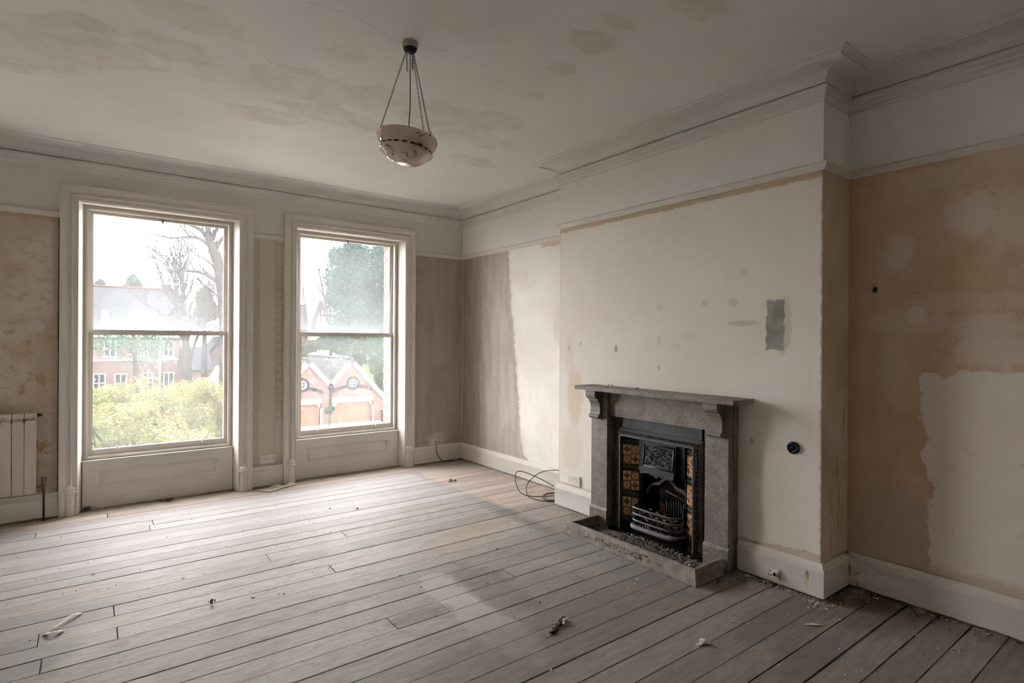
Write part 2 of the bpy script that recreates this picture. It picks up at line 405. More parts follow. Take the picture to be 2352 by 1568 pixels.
def m_floor():
    k = NT('whitewashed_floorboard', .6, .14); p, x, y, z = k.pos()
    oi = k.n('ShaderNodeObjectInfo').outputs['Random']
    cv = k.n('ShaderNodeCombineXYZ'); k.link(k.mul(oi, 37.), cv.inputs[0]); k.link(k.mul(oi, 11.), cv.inputs[1])
    va = k.n('ShaderNodeVectorMath', operation='ADD'); k.link(p, va.inputs[0]); k.link(cv.outputs[0], va.inputs[1]); q = va.outputs[0]
    grain = k.noise(k.scale(q, (2.4, 15, 1)), 2.4, 4, .7, .0)
    fine = k.noise(k.scale(p, (7, 16, 1)), 3, 3, .7)
    big = k.noise(p, 1.3, 2, .55); mid = k.noise(k.scale(p, (1.6, 4, 1)), 2.0, 4, .7)
    c = k.mix(k.step(grain, .25, .75), (.345, .30, .262), (.45, .408, .372))
    c = k.mix(k.mul(k.step(fine, .5, .68), .36), c, (.27, .23, .195))
    c = k.mix(k.mul(k.step(mid, .52, .68), .55), c, (.285, .24, .20))
    c = k.mix(k.mul(k.step(k.noise(k.scale(q, (2, 9, 1)), 3.1, 3, .7), .60, .70), .5), c, (.255, .225, .20))
    # paler, cooler tone under the windows, browner towards the hearth
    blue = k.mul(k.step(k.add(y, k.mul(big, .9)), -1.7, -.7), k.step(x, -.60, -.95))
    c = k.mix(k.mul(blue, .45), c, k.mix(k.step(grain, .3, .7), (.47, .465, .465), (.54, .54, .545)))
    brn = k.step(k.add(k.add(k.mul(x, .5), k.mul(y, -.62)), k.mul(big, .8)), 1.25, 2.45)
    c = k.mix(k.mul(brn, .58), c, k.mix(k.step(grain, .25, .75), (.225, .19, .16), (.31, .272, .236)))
    # bare warm wood where a carpet border ran: along the window wall and in the far corner
    nz = k.noise(p, 6, 3, .6); jit = k.mul(k.sub(nz, .5), .12)
    wm = k.mx(k.step(k.add(y, jit), -.40, -.22), k.mul(k.step(k.add(x, k.mul(jit, .6)), -.83, -.77), k.step(k.add(y, jit), -2.15, -1.95)))
    c = k.mix(k.mul(wm, .85), c, k.mix(k.step(grain, .25, .75), (.50, .41, .345), (.61, .525, .46)))
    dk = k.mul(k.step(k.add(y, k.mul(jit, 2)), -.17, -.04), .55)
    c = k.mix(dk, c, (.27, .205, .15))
    # dark stains near the recess, brown spill, pale unpainted patch
    ed = k.mul(k.step(k.m('ABSOLUTE', k.sub(x, k.add(-.86, jit))), .13, .03), k.mul(k.step(y, -1.5, -2.1), k.step(y, -2.9, -2.55)))
    c = k.mix(k.mul(ed, k.lin(nz, .3, .7, .35, .85)), c, (.17, .165, .165))
    nzb = k.noise(k.scale(p, (1, 3, 1)), 5, 3, .65)
    for cx, cy, rx, ry, w, t in [(-1.30,-2.33,.30,.09,.55,(.38,.29,.20)),(-1.6,-2.5,.28,.06,.4,(.40,.32,.23)),(-2.04,-3.15,.12,.30,.95,(.52,.475,.42)),(-2.07,-3.65,.13,.34,.9,(.47,.43,.38)),
                                 (-1.80,-3.25,.16,.35,.6,(.22,.185,.15)),(-2.2,-3.95,.5,.25,.3,(.24,.21,.18)),(-1.55,-3.6,.3,.5,.35,(.24,.205,.17)),(-.95,-3.3,.12,.7,.55,(.27,.265,.265)),
                                 (-.75,-4.5,.4,.16,.45,(.17,.155,.145)),(-1.0,-4.75,.25,.12,.35,(.18,.17,.165)),(-3.95,-2.25,.35,.18,.5,(.30,.28,.27)),(-4.2,-2.6,.4,.25,.6,(.23,.22,.215)),(-.25,-4.75,.3,.25,.5,(.16,.125,.09)),(-2.35,-3.30,.16,.06,.5,(.24,.2,.165))]:
        c = k.mix(k.mul(k.blob(x, y, cx, cy, rx, ry, nzb, .7, .2), w), c, t)
    # knots, nail marks, specks
    sp = k.mul(k.step(k.voro(k.scale(p, (1, 1.6, 1)), 4.5), .035, .018), .6)
    c = k.mix(sp, c, (.13, .10, .08))
    sp2 = k.mul(k.step(k.noise(p, 55, 3, .6), .685, .72), .6)
    c = k.mix(sp2, c, (.20, .165, .135))
    # each board its own tone
    tone = k.lin(oi, 0., 1., .70, .90)
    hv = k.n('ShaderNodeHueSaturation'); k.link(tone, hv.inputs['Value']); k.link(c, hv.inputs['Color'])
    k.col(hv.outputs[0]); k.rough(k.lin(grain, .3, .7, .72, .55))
    return k.mat

def m_stone():
    k = NT('mottled_limestone', .5, .3); p = k.pos()[0]
    a = k.noise(p, 58, 3, .7); b = k.noise(p, 9, 2)
    c = k.mix(k.step(b, .35, .65), (.172, .146, .121), (.225, .196, .166))
    c = k.mix(k.mul(k.step(a, .56, .66), .75), c, (.095, .082, .07))
    c = k.mix(k.mul(k.step(a, .42, .34), .5), c, (.35, .325, .29))
    k.col(c); k.bump(a, .1, .002); return k.mat
def m_iron(name='black_cast_iron', c=(.010, .010, .010), rough=.45, bump=.25, sc=70):
    k = NT(name, rough, .3); p = k.pos()[0]; a = k.noise(p, sc, 2, .6)
    k.col(k.mix(k.step(a, .35, .7), c, tuple(q * 1.9 for q in c))); k.bump(a, bump, .002); return k.mat
def m_tile(kind):
    k = NT('glazed_tile_' + kind, .18, .5); p, x, y, z = k.obj()
    h = .031; u = k.m('DIVIDE', k.m('ABSOLUTE', x), h); v = k.m('DIVIDE', k.m('ABSOLUTE', z), h)
    r = k.m('SQRT', k.add(k.mul(u, u), k.mul(v, v))); s1 = k.add(u, v); mxv = k.mx(u, v)
    am, gd, dk = (.30, .145, .05), (.46, .31, .15), (.075, .028, .014)
    if kind == 'rings':
        c = am
        c = k.mix(k.mul(k.step(r, .80, .76), k.inv(k.step(r, .54, .50))), c, gd)
        c = k.mix(k.mul(k.step(r, .42, .38), k.inv(k.step(r, .28, .24))), c, gd)
        c = k.mix(k.step(r, .15, .10), c, dk)
        c = k.mix(k.mul(k.step(mxv, .86, .90), k.inv(k.step(mxv, .95, .98))), c, dk)
    elif kind == 'star':
        c = gd
        c = k.mix(k.step(s1, .80, .74), c, dk)
        cr = k.mul(k.step(k.mn(u, v), .14, .08), k.step(mxv, 1.05, .95)); c = k.mix(cr, c, dk)
        c = k.mix(k.step(r, .30, .26), c, am); c = k.mix(k.step(r, .14, .1), c, dk)
        c = k.mix(k.mul(k.step(k.m('SINE', k.mul(s1, 16.)), .3, .7), k.mul(k.step(s1, .9, 1.0), .5)), c, (.30, .12, .04))
    else:
        w = k.m('SINE', k.mul(x, 190.)); c = k.mix(k.mul(k.step(k.noise(p, 120, 3), .45, .6), k.step(k.m('ABSOLUTE', z), .013, .010)), (.035, .03, .02), (.13, .14, .06))
    k.col(c); return k.mat
def m_alabaster():
    k = NT('alabaster', .16, .5); p = k.pos()[0]
    w = k.noise(p, 7, 4, .6, 1.2); a = k.m('ABSOLUTE', k.sub(w, .5)); b = k.noise(p, 4, 2)
    c = k.mix(k.step(b, .3, .7), (.56, .44, .36), (.66, .56, .47))
    c = k.mix(k.mul(k.step(a, .035, .006), k.mul(k.step(k.noise(p, 6, 2), .47, .60), .85)), c, (.10, .065, .04))
    k.col(c); k.b.inputs['Coat Weight'].default_value = .3; k.b.inputs['Coat Roughness'].default_value = .08
    return k.mat
def m_glass(upper):
    """old window glass with a film of dirt and an added haze: clear glass mixed with a light-scattering film"""
    k = NT('hazed_dirty_glass_upper' if upper else 'hazed_dirty_glass_lower'); p, x, y, z = k.pos()
    nz = k.noise(p, 3.0, 2, .6); sp = k.noise(p, 45, 0)
    if upper:
        f = k.add(k.curve(z, [(1.5,.062),(1.60,.051),(1.72,.037),(1.95,.030),(2.3,.028),(2.6,.037)], 1.5, 2.6), k.mul(k.sub(nz, .5), .024))
        f = k.mul(f, k.lin(x, -2.4, -2.2, .9, .82))
    else:
        f = k.add(k.curve(z, [(.45,.017),(.6,.016),(1.0,.017),(1.18,.021),(1.4,.027),(1.56,.037)], .45, 1.56), k.mul(k.sub(nz, .5), .014))
    f = k.m('ADD', f, k.mul(k.step(sp, .72, .78), .04), clamp=True)  # dirt film also carries the haze that washes out the view
    tr = k.n('ShaderNodeBsdfTransparent'); tr.inputs[0].default_value = (.97, .975, .97, 1)
    tl = k.n('ShaderNodeBsdfTranslucent'); tl.inputs[0].default_value = (.9, .9, .9, 1)
    gl = k.n('ShaderNodeBsdfGlossy'); gl.inputs['Roughness'].default_value = .02; gl.inputs[0].default_value = (1, 1, 1, 1)
    m1 = k.n('ShaderNodeMixShader'); k.link(f, m1.inputs[0]); k.t.links.new(tr.outputs[0], m1.inputs[1]); k.t.links.new(tl.outputs[0], m1.inputs[2])
    m2 = k.n('ShaderNodeMixShader'); m2.inputs[0].default_value = .04; k.t.links.new(m1.outputs[0], m2.inputs[1]); k.t.links.new(gl.outputs[0], m2.inputs[2])
    k.t.links.new(m2.outputs[0], k.t.nodes['Material Output'].inputs['Surface']); k.t.nodes.remove(k.b)
    return k.mat
def m_brick(name, c1=(.30, .12, .08), c2=(.38, .18, .12), mortar=(.42, .37, .33), sc=1.0, plane='xz'):
    k = NT(name, .9, .0); p, x, y, z = k.pos()
    cv = k.n('ShaderNodeCombineXYZ'); k.link(x if plane == 'xz' else y, cv.inputs[0]); k.link(z, cv.inputs[1])
    b = k.n('ShaderNodeTexBrick'); k.link(cv.outputs[0], b.inputs['Vector'])
    b.inputs['Color1'].default_value = (*c1, 1); b.inputs['Color2'].default_value = (*c2, 1); b.inputs['Mortar'].default_value = (*mortar, 1)
    b.inputs['Scale'].default_value = sc; b.inputs['Brick Width'].default_value = .225; b.inputs['Row Height'].default_value = .075; b.inputs['Mortar Size'].default_value = .009
    k.col(k.mix(k.mul(k.step(k.noise(p, 3, 3), .5, .7), .3), b.outputs[0], (.22, .12, .09))); return k.mat
def m_slate(name, c=(.22, .23, .25)):
    k = NT(name, .9, .0); p, x, y, z = k.pos()
    r = k.m('FRACT', k.m('DIVIDE', z, .17)); nz = k.noise(k.scale(p, (3, 3, 9)), 1.2, 4)
    c_ = k.mix(k.step(nz, .35, .65), tuple(q * .82 for q in c), tuple(q * 1.18 for q in c))
    k.col(k.mix(k.mul(k.step(r, .12, .02), .6), c_, tuple(q * .5 for q in c))); return k.mat
def m_leaf(name, c1, c2):
    k = NT(name, .8, .0); p = k.pos()[0]
    a = k.noise(p, .9, 3); b = k.noise(p, 9, 2)
    col = k.mix(k.step(k.add(k.mul(a, .5), k.mul(b, .5)), .36, .62), c1, c2); k.col(col)
    tl = k.n('ShaderNodeBsdfTranslucent'); k.link(col, tl.inputs[0]); mxs = k.n('ShaderNodeMixShader'); mxs.inputs[0].default_value = .35
    k.t.links.new(k.b.outputs[0], mxs.inputs[1]); k.t.links.new(tl.outputs[0], mxs.inputs[2]); k.t.links.new(mxs.outputs[0], k.t.nodes['Material Output'].inputs['Surface'])
    return k.mat

M_CEIL, M_REC, M_BREAST, M_WWALL, M_FLOOR = m_ceiling(), [m_recess('near'), m_recess('far')], m_breast(), m_window_wall(), m_floor()
M_STONE, M_IRON = m_stone(), m_iron()
M_IRONR = m_iron('embossed_iron', (.070, .068, .066), .4, 1.0, 130)  # paler than the plain iron: light on the bevel put into the colour
M_SLATE = simple('dark_slate_slip', (.062, .062, .066), .5, .3, 0, .25, 14)
M_KERB = simple('cement_kerb', (.235, .213, .186), .75, .2, 0, .25, 16, .25)
M_SOOT = simple('soot', (.012, .011, .010), .9, .1, 0, .4, 25)
M_GAP = simple('dark_void', (.02, .016, .013), .95, .05, 0, .3)
M_PLASTIC = simple('white_plastic', (.62, .58, .52), .4, .4, 0, .05)
M_HOLE = simple('socket_slot', (.03, .028, .025), .8, .1, 0, .1)
M_CABLE = simple('dark_cable', (.035, .03, .028), .5, .3, 0, .1)
M_BRASS = simple('tarnished_chain', (.055, .045, .035), .45, .5, .6, .2, 40)
M_ROSE = simple('ceiling_rose_paint', (.34, .31, .28), .5, .3, 0, .15, 30)
M_RAD = simple('radiator_enamel', (.56, .49, .42), .35, .4, 0, .03)
M_VALVE = simple('dull_valve_metal', (.12, .105, .09), .45, .5, .4, .25, 40)
M_PIPE = simple('dark_pipe', (.045, .032, .022), .5, .4, .2, .2, 30)
M_DEBR = simple('plaster_flake', (.52, .48, .42), .8, .1, 0, .25, 60)
M_DEBR2 = simple('brown_debris', (.12, .085, .06), .9, .1, 0, .4, 60)
M_ASH = simple('ash_rubble', (.225, .205, .18), .95, .05, 0, .55, 55)
M_PAPER = simple('torn_wallpaper', (.52, .48, .38), .8, .1, 0, .12, 20)
M_KNOB = m_iron('black_knob', (.02, .02, .018), .25, .05)
M_HEARTH = simple('dusty_hearth_slab', (.15, .137, .12), .85, .1, 0, .35, 18, .2)

# ================================================================= the room shell
def struct(o): o['kind'] = 'structure'; return o
OUT = .42                                   # outer face of the window wall
OPEN_B, OPEN_T = 0.0, 2.70                  # wall opening behind the casings
xs = [XL - .2]
w = MB()
halves = [.66, .655]
edges = []
for (xc, hw), h in zip(WINS, halves): edges += [xc - h, xc + h]
w.box(XL - .2, edges[0], 0, OUT, -.25, CEIL + .2); w.box(edges[1], edges[2], 0, OUT, -.25, CEIL + .2); w.box(edges[3], .2, 0, OUT, -.25, CEIL + .2)
for i in (0, 2):
    w.box(edges[i], edges[i+1], 0, OUT, OPEN_T, CEIL + .2); w.box(edges[i], edges[i+1], .17, OUT, -.25, .40); w.box(edges[i], edges[i+1], 0, .17, -.25, -.06)
wall_back = struct(w.build('wall_back', M_WWALL))
wall_right = struct(MB().box(0, .25, YF - .2, -3.4, -.25, CEIL + .2, 0).box(0, .25, -3.4, .2, -.25, CEIL + .2, 1).build('wall_right', M_REC))
m = MB(); m.box(-D, 0, YB, -3.67, -.06, CEIL); m.box(-D, 0, -3.07, YA, -.06, CEIL); m.box(-D, 0, -3.67, -3.07, .80, CEIL)   # opening left for the grate
m.build('chimney_breast', M_BREAST, wall_right)
M_PLAIN = simple('plain_wall', (.64, .59, .53), .85, .1, 0, .08, 2)
struct(MB().box(XL - .2, XL, YF - .2, .2, -.25, CEIL + .2).build('wall_left', M_PLAIN))
struct(MB().box(XL - .2, .2, YF - .2, YF, -.25, CEIL + .2).build('wall_front', M_PLAIN))
struct(MB().box(XL - .2, .25, YF - .2, OUT, CEIL, CEIL + .2).build('ceiling', M_CEIL))

# floor: dark void below, every board a piece of its own
floor = struct(MB().box(XL - .2, .2, YF - .2, .3, -.25, -.045).build('floor', M_GAP))
unit = MB(); bv = .0                         # unit board: unit box with softened top edges
unit.loft([[(-.5,-.5,-1),(.5,-.5,-1),(.5,.5,-1),(-.5,.5,-1)], [(-.5,-.5,-.12),(.5,-.5,-.12),(.5,.5,-.12),(-.5,.5,-.12)], [(-.4992,-.488,0),(.4992,-.488,0),(.4992,.488,0),(-.4992,.488,0)]])
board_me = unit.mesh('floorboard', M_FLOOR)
BW, L0 = .1475, -.125
butts = {12: [-2.776], 11: [-2.19], 15: [-3.958, -2.489], 21: [-2.478, -2.166], 14: [-3.648], 16: [-3.642], 17: [-3.933], 0: [-3.634], 3: [-3.343], 20: [-1.60], 22: [-1.27]}
rng = random.Random(5)
nrow = int((-YF + L0) / BW) + 2
for r in range(-2, nrow):
    ya, yb = L0 - BW * r, L0 - BW * (r + 1)
    if r == -2: ya, yb = .17, .0225
    ya = min(ya, .17); yb = max(yb, YF)
    if r == -1: ya = .0225
    cuts = list(butts.get(r, []))
    if not cuts or r not in (15, 21):
        c2 = rng.uniform(-4.6, -.5)
        if all(abs(c2 - q) > 1.6 for q in cuts) and rng.random() < .45 and not (-3.2 < c2 < -1.0): cuts.append(c2)
    cuts = [XL] + sorted(cuts) + [-.004]
    for a, b in zip(cuts[:-1], cuts[1:]):
        gap = rng.choice([.002, .0025, .003, .004, .0055])
        if r in (9, 22, 27, 31): gap = .0075
        inst('floorboard', board_me, floor, ((a+b)/2, (ya+yb)/2, rng.uniform(-.0015, .0012)), (rng.uniform(-.004, .004), 0, 0), (b - a - .003, abs(ya - yb) - gap, .028))

# ---- swept mouldings
def sweep(path, prof, name, mat, parent=None):
    """path: list of (x, y) along the walls, room on its left side; prof: (out from wall, z)"""
    P = [Vector((a, b)) for a, b in path]; rings = []
    for i, p in enumerate(P):
        d0 = (P[i] - P[i-1]).normalized() if i > 0 else None; d1 = (P[i+1] - P[i]).normalized() if i < len(P) - 1 else None
        n0 = Vector((-d0.y, d0.x)) if d0 else None; n1 = Vector((-d1.y, d1.x)) if d1 else None
        if n0 and n1: m_ = (n0 + n1); m_ = m_ / (m_.dot(n0))
        else: m_ = n0 or n1
        rings.append([(p.x + m_.x * u, p.y + m_.y * u, z) for u, z in prof])
    return MB().loft(rings, True, True).build(name, mat, parent, smooth=.6)
e_ = .0
ROOM = [(0, YF), (0, YB), (-D, YB), (-D, YA), (0, YA), (0, 0), (XL, 0), (XL, YF), (0, YF)]
cove = [(.016 + .125 * (1 - math.cos(a)), 3.016 + .074 * math.sin(a)) for a in [PI/2 * t / 9 for t in range(10)]]
corn = [(-.01, 2.906), (.006, 2.906), (.009, 2.924), (.015, 2.930), (.015, 2.950), (.020, 2.956), (.021, 2.978), (.029, 2.984), (.029, 2.994), (.004, 2.997), (.004, 3.009), (.016, 3.010)] + cove + \
       [(.143, 3.080), (.154, 3.080), (.156, 3.087), (.166, 3.088), (.168, 3.094), (.182, 3.096), (.188, 3.102), (.193, 3.103), (.197, CEIL + .01), (-.01, CEIL + .01)]
struct(sweep(ROOM, corn, 'trim_1', M_CORN))
rail = [(-.01, 2.504), (.012, 2.504), (.014, 2.512), (.020, 2.516), (.026, 2.526), (.030, 2.530), (.034, 2.540), (.030, 2.546), (.020, 2.548), (.016, 2.553), (-.01, 2.553)]
struct(sweep([(0, YF), (0, YB), (-D, YB), (-D, YA), (0, YA), (0, 0), (-.675, 0)], rail, 'trim_2', M_PAINT))
struct(sweep([(-2.170, 0), (-2.461, 0)], rail, 'trim_3', M_PAINT))
struct(sweep([(-3.967, 0), (XL, 0)], rail, 'trim_4', M_PAINT))
skp = [(-.01, .013), (.026, .013), (.028, .150), (.030, .154), (.030, .166), (.024, .170), (.024, .178), (.018, .182), (.016, .194), (.012, .200), (.012, SK), (-.01, SK)]
FY0, FY1 = -2.742, -4.000                    # skirting stops at the fire surround
struct(sweep([(0, YF), (0, YB), (-D, YB), (-D, FY1)], skp, 'baseboard_right', M_SKIRT))
struct(sweep([(-D, FY0), (-D, YA), (0, YA), (0, 0), (-.675, 0)], skp, 'baseboard_corner', M_SKIRT))
struct(sweep([(-2.170, 0), (-2.461, 0)], skp, 'baseboard_pier', M_SKIRT))
struct(sweep([(-3.967, 0), (XL, 0)], skp, 'baseboard_back', M_SKIRT))

# ================================================================= windows
M_GU, M_GL = m_glass(True), m_glass(False)
M_BRK = [simple('window_brick_red', (.17, .07, .05), .85, .1, 0, .2, 30), simple('window_brick_pale', (.20, .15, .12), .85, .1, 0, .15, 30)]
M_MORT = simple('lime_mortar', (.26, .24, .22), .9, .05, 0, .1, 30)
cas = [(0, 0), (0, .050), (.006, .054), (.012, .054), (.015, .048), (.045, .046), (.052, .040), (.060, .030), (.070, .028), (.074, .034), (.076, .042), (.080, .046), (.084, .046), (.088, .042), (.090, .034), (.094, .030),
       (.116, .030), (.118, .034), (.126, .034), (.128, .030), (.128, 0)]
ZT = 2.7875
brick_me = [MB().box(-.055, .055, -.105, .105, -.0325, .0325).mesh('brick', m_) for m_ in M_BRK]
def frame3(x0, x1, zt, prof, z0=0.0, ybase=0.0):
    m = MB(); rings = []
    for sx, sz in ((0, 0), (0, 1), (1, 1), (1, 0)):
        rings.append([((x0 + u) if sx == 0 else (x1 - u), ybase - v, z0 if sz == 0 else zt - u) for u, v in prof])
    m.loft(rings, True, True); return m
def rect_frame(m, x0, x1, z0, z1, y0, y1, l, r, b, t):
    m.box(x0, x0 + l, y0, y1, z0, z1); m.box(x1 - r, x1, y0, y1, z0, z1); m.box(x0 + l, x1 - r, y0, y1, z0, z0 + b); m.box(x0 + l, x1 - r, y0, y1, z1 - t, z1); return m
def window(idx, xc, hw):
    W = empty('window_%d' % idx, (0, 0, 0), kind='structure')
    frame3(xc - hw, xc + hw, ZT, cas).build('architrave', M_PAINT, W, smooth=.5)
    for s in (-1, 1):                          # base blocks of the roll mouldings
        cx = xc + s * (hw - .073)
        m = MB(); oct_ = [(math.cos(PI/8 + k*PI/4), math.sin(PI/8 + k*PI/4)) for k in range(8)]
        def ring(r, z): return [(cx + a*r, -.030 + b*r*.8, z) for a, b in oct_]
        m.loft([ring(.044, .002), ring(.042, .02), ring(.040, .185)])
        pr = [(.044, .185), (.050, .192), (.050, .200), (.040, .206), (.040, .214), (.046, .220), (.046, .230), (.036, .238), (.024, .246), (.020, .262)]
        m.loft([[(cx + r*math.cos(q), -.032 + r*.8*math.sin(q), z) for q in [2*PI*k/16 for k in range(16)]] for r, z in pr])
        m.build('plinth_block', M_PAINT, W, smooth=.5)
    ow, pw = hw - .128, hw - .158              # opening at the wall face / at the panel plane
    yp, yj = .085, .125                        # panel face, sash-box face
    zs = .425                                  # sill level
    m = MB()
    for s in (-1, 1):                          # splayed jamb linings and soffit
        a = xc + s * ow; b = xc + s * pw; c = xc + s * (ow + .06)
        m.prism([(a, -.028), (b, yj), (c, yj), (c, -.028)], 'z', 0, ZT - .1)
    m.box(xc - ow, xc + ow, -.026, yj, ZT - .128, ZT - .06)
    m.build('jamb_lining', M_PAINT, W)
    # sash box: inner bead frame around both sashes
    sw = pw - .034
    zt = ZT - .128
    m = MB(); rect_frame(m, xc - pw - .02, xc + pw + .02, zs - .02, zt + .02, yj, yj + .02, .05, .05, .05, .05)
    bd = MB(); rect_frame(bd, xc - sw - .012, xc + sw + .012, zs + .012, zt - .022, yj - .012, yj + .016, .016, .016, .016, .016)
    m.build('sash_box', M_SASH, W); bd.build('staff_bead', M_PAINT, W)
    mo = MB()
    mo.box(xc - sw - .09, xc - sw - .004, yj + .018, .24, zs - .02, zt + .05); mo.box(xc + sw + .004, xc + sw + .09, yj + .018, .24, zs - .02, zt + .05); mo.box(xc - sw, xc + sw, yj + .018, .24, zt - .012, zt + .05)
    mo.build('pulley_stile', M_SASH, W)
    # lower sash (inner) and upper sash (outer)
    gw = sw - .036; zm = 1.525
    ls = MB(); rect_frame(ls, xc - sw, xc + sw, zs + .028, zm + .045, yj + .02, yj + .058, .036, .036, .056, .042)
    L = ls.build('lower_sash', M_SASH, W)
    MB().box(xc - gw - .004, xc + gw + .004, yj + .036, yj + .039, zs + .08, zm + .008).build('glass_pane', M_GL, L)
    for q in (-.34, .34):
        h = MB(); h.box(xc + gw*q/.52*1.0 - .018, xc + gw*q/.52 + .018, yj + .008, yj + .021, zs + .042, zs + .072); h.box(xc + gw*q/.52 - .006, xc + gw*q/.52 + .006, yj - .006, yj + .015, zs + .070, zs + .098)
        h.build('sash_lift', M_SASH, L)
    us = MB(); rect_frame(us, xc - sw, xc + sw, zm, zt - .004, yj + .062, yj + .098, .036, .036, .045, .055)
    for s in (-1, 1):
        x_ = xc + s * (sw - .018); us.prism([(x_ - .016, zm + .001), (x_ + .016, zm + .001), (x_ + .010, zm - .045), (x_ - .006, zm - .05)], 'y', yj + .064, yj + .096)
    U = us.build('upper_sash', M_SASH, W)
    MB().box(xc - gw - .004, xc + gw + .004, yj + .078, yj + .081, zm + .04, zt - .055).build('glass_pane', M_GU, U)
    c = MB(); c.box(xc - .006, xc + .006, yj + .048, yj + .062, zt - .085, zt - .05); c.box(xc - .014, xc + .014, yj + .052, yj + .062, zt - .056, zt - .046); c.build('sash_eye', M_VALVE, U)
    if idx == 2: MB().tube([(-.868, yj + .05, 2.40), (-.885, yj + .045, 2.18), (-.900, yj + .045, 1.95), (-.905, yj + .045, 1.82)], .003, 6).build('sash_cord', M_SASH, U, 'all')
    # apron panel below the sill
    st_, top, bot = .115, .085, .175
    fr = MB(); rect_frame(fr, xc - pw, xc + pw, 0, zs - .012, yp, yp + .05, st_, st_, bot, top)
    A = fr.build('apron_panel', M_PAINT, W)
    bk = MB(); bk.box(xc - pw + st_ - .005, xc + pw - st_ + .005, yp + .020, yp + .045, bot - .005, zs - .012 - top + .005); bk.build('panel_field', M_PAINT, A)
    mm = MB(); x0, x1, z0, z1 = xc - pw + st_, xc + pw - st_, bot, zs - .012 - top
    prf = [(0, .004), (.006, .008), (.012, .004), (.018, -.004), (.026, -.012), (.028, -.021), (0, -.021)]
    rings = []
    for X_, Z_, sx, sz in ((x0, z0, 1, 1), (x0, z1, 1, -1), (x1, z1, -1, -1), (x1, z0, -1, 1), (x0, z0, 1, 1)):
        rings.append([(X_ + sx * u, yp - v, Z_ + sz * u) for u, v in prf])
    mm.loft(rings, True, False); mm.build('panel_moulding', M_PAINT, A, smooth=.5)
    sk = MB(); sk.box(xc - pw, xc + pw, yp - .008, yp, .004, .088); sk.box(xc - pw, xc + pw, yp - .004, yp, .088, .094); sk.build('apron_skirting', M_PAINT, A)
    sl = MB(); sl.box(xc - pw - .004, xc + pw + .004, yp - .010, .17, zs - .012, zs); sl.box(xc - sw - .02, xc + sw + .02, .17, .30, zs - .03, zs + .01); sl.box(xc - sw - .02, xc + sw + .02, .24, OUT + .06, zs - .09, zs - .03); sl.build('sill', M_PAINT, W)
    # brick reveal outside
    for s in (-1, 1):
        x_ = xc + s * (sw + .058)
        MB().box(x_ - .048, x_ + .048, .245, OUT - .006, .34, 2.72).build('brick_bed', M_MORT, W)
        for k in range(31):
            inst('brick', brick_me[k % 2], W, (x_ + (.0 if k % 2 == 0 else s*.006), .335, .375 + k * .075))
    for k in range(16): inst('brick', brick_me[(k+1) % 2], W, (xc - sw + .0 + k * .075, .34, 2.715), (0, PI/2, 0))
    return W
for i, (xc, hw) in enumerate(WINS): window(i + 1, xc, hw)

# ================================================================= fireplace
FC = -3.370                                   # centre line (y)
fp = tag(empty('fireplace', (-D, FC, 0)), 'grey stone chimneypiece around a black cast-iron tiled grate', 'fireplace')
def fpart(m, name, mat, parent=None, smooth=False, **kw):
    """parts are modelled in room coordinates; bring them under the fireplace empty"""
    base = Vector((-D, FC, 0)); m.v = [tuple(Vector(v) - base) for v in m.v]
    return m.build(name, mat, parent or fp, smooth, **kw)
JI, JO = .446, .618                            # pilaster inner / outer distance from the centre line
XP, XF = -.460, -.420                          # pilaster face, frieze face
m = MB(); m.prism([(-D, FC - .723), (-.555, FC - .723), (-.565, FC - .713), (-.565, FC + .713), (-.555, FC + .723), (-D, FC + .723)], 'z', 1.100, 1.130)
fpart(m, 'mantel_shelf', M_STONE)
m = MB(); m.box(-D, XF, FC - JI - .005, FC + JI + .005, .898, 1.100); fpart(m, 'frieze', M_STONE)
for s in (-1, 1):
    a, b = FC + s * JI, FC + s * JO
    m = MB(); m.box(XP, -.405, a, b, .155, 1.100); m.box(-.405, -.398, a, b - s * .006, .0, 1.100); m.box(-.398, -D, a, b, .0, 1.100)
    jamb = fpart(m, 'jamb', M_STONE)
    m = MB(); pa, pb = a - s * .006, b + s * .006
    m.prism([(-.400, 0), (-.472, 0), (-.472, .140), (XP, .158), (-.400, .158)], 'y', pa, pb); o = fpart(m, 'plinth', M_STONE, fp)
    # scrolled corbel under the shelf
    ca, cb = a + s * .045, b - s * .024
    pts = [(XP + .002, 1.099), (-.552, 1.099), (-.556, 1.085), (-.556, 1.062), (-.548, 1.045), (-.534, 1.034), (-.520, 1.028), (-.523, 1.020), (-.512, 1.012), (-.502, .995), (-.497, .97), (-.496, .925), (-.503, .908), (-.516, .900), (-.518, .888), (-.508, .876), (-.492, .872), (-.478, .874), (-.470, .866), (XP + .002, .862)]
    m = MB(); m.prism(pts, 'y', ca, cb); fpart(m, 'corbel', M_STONE)
# slate slips behind the stone opening
m = MB(); t_ = .386
m.box(-D, -.378, FC - JI, FC - t_ + .02, 0, .9); m.box(-D, -.378, FC + t_ - .02, FC + JI, 0, .9); m.box(-D, -.378, FC - t_, FC + t_, .79, .9)
fpart(m, 'slip', M_SLATE)
# embossed iron frame: outer edge against the slips, inner edge proud
prof = [(0, .378), (.004, .388), (.010, .392), (.040, .428), (.048, .436), (.056, .436), (.060, .428), (.062, .40), (.066, .36), (0, .36)]
rings = []
for sx, sz in ((0, 0), (0, 1), (1, 1), (1, 0)):
    rings.append([(-v, (FC + t_ - u) if sx == 0 else (FC - t_ + u), 0.004 if sz == 0 else .812 - u) for u, v in prof])
m = MB().loft(rings, True, True); iron = fpart(m, 'iron_frame', M_IRONR, None, .4)
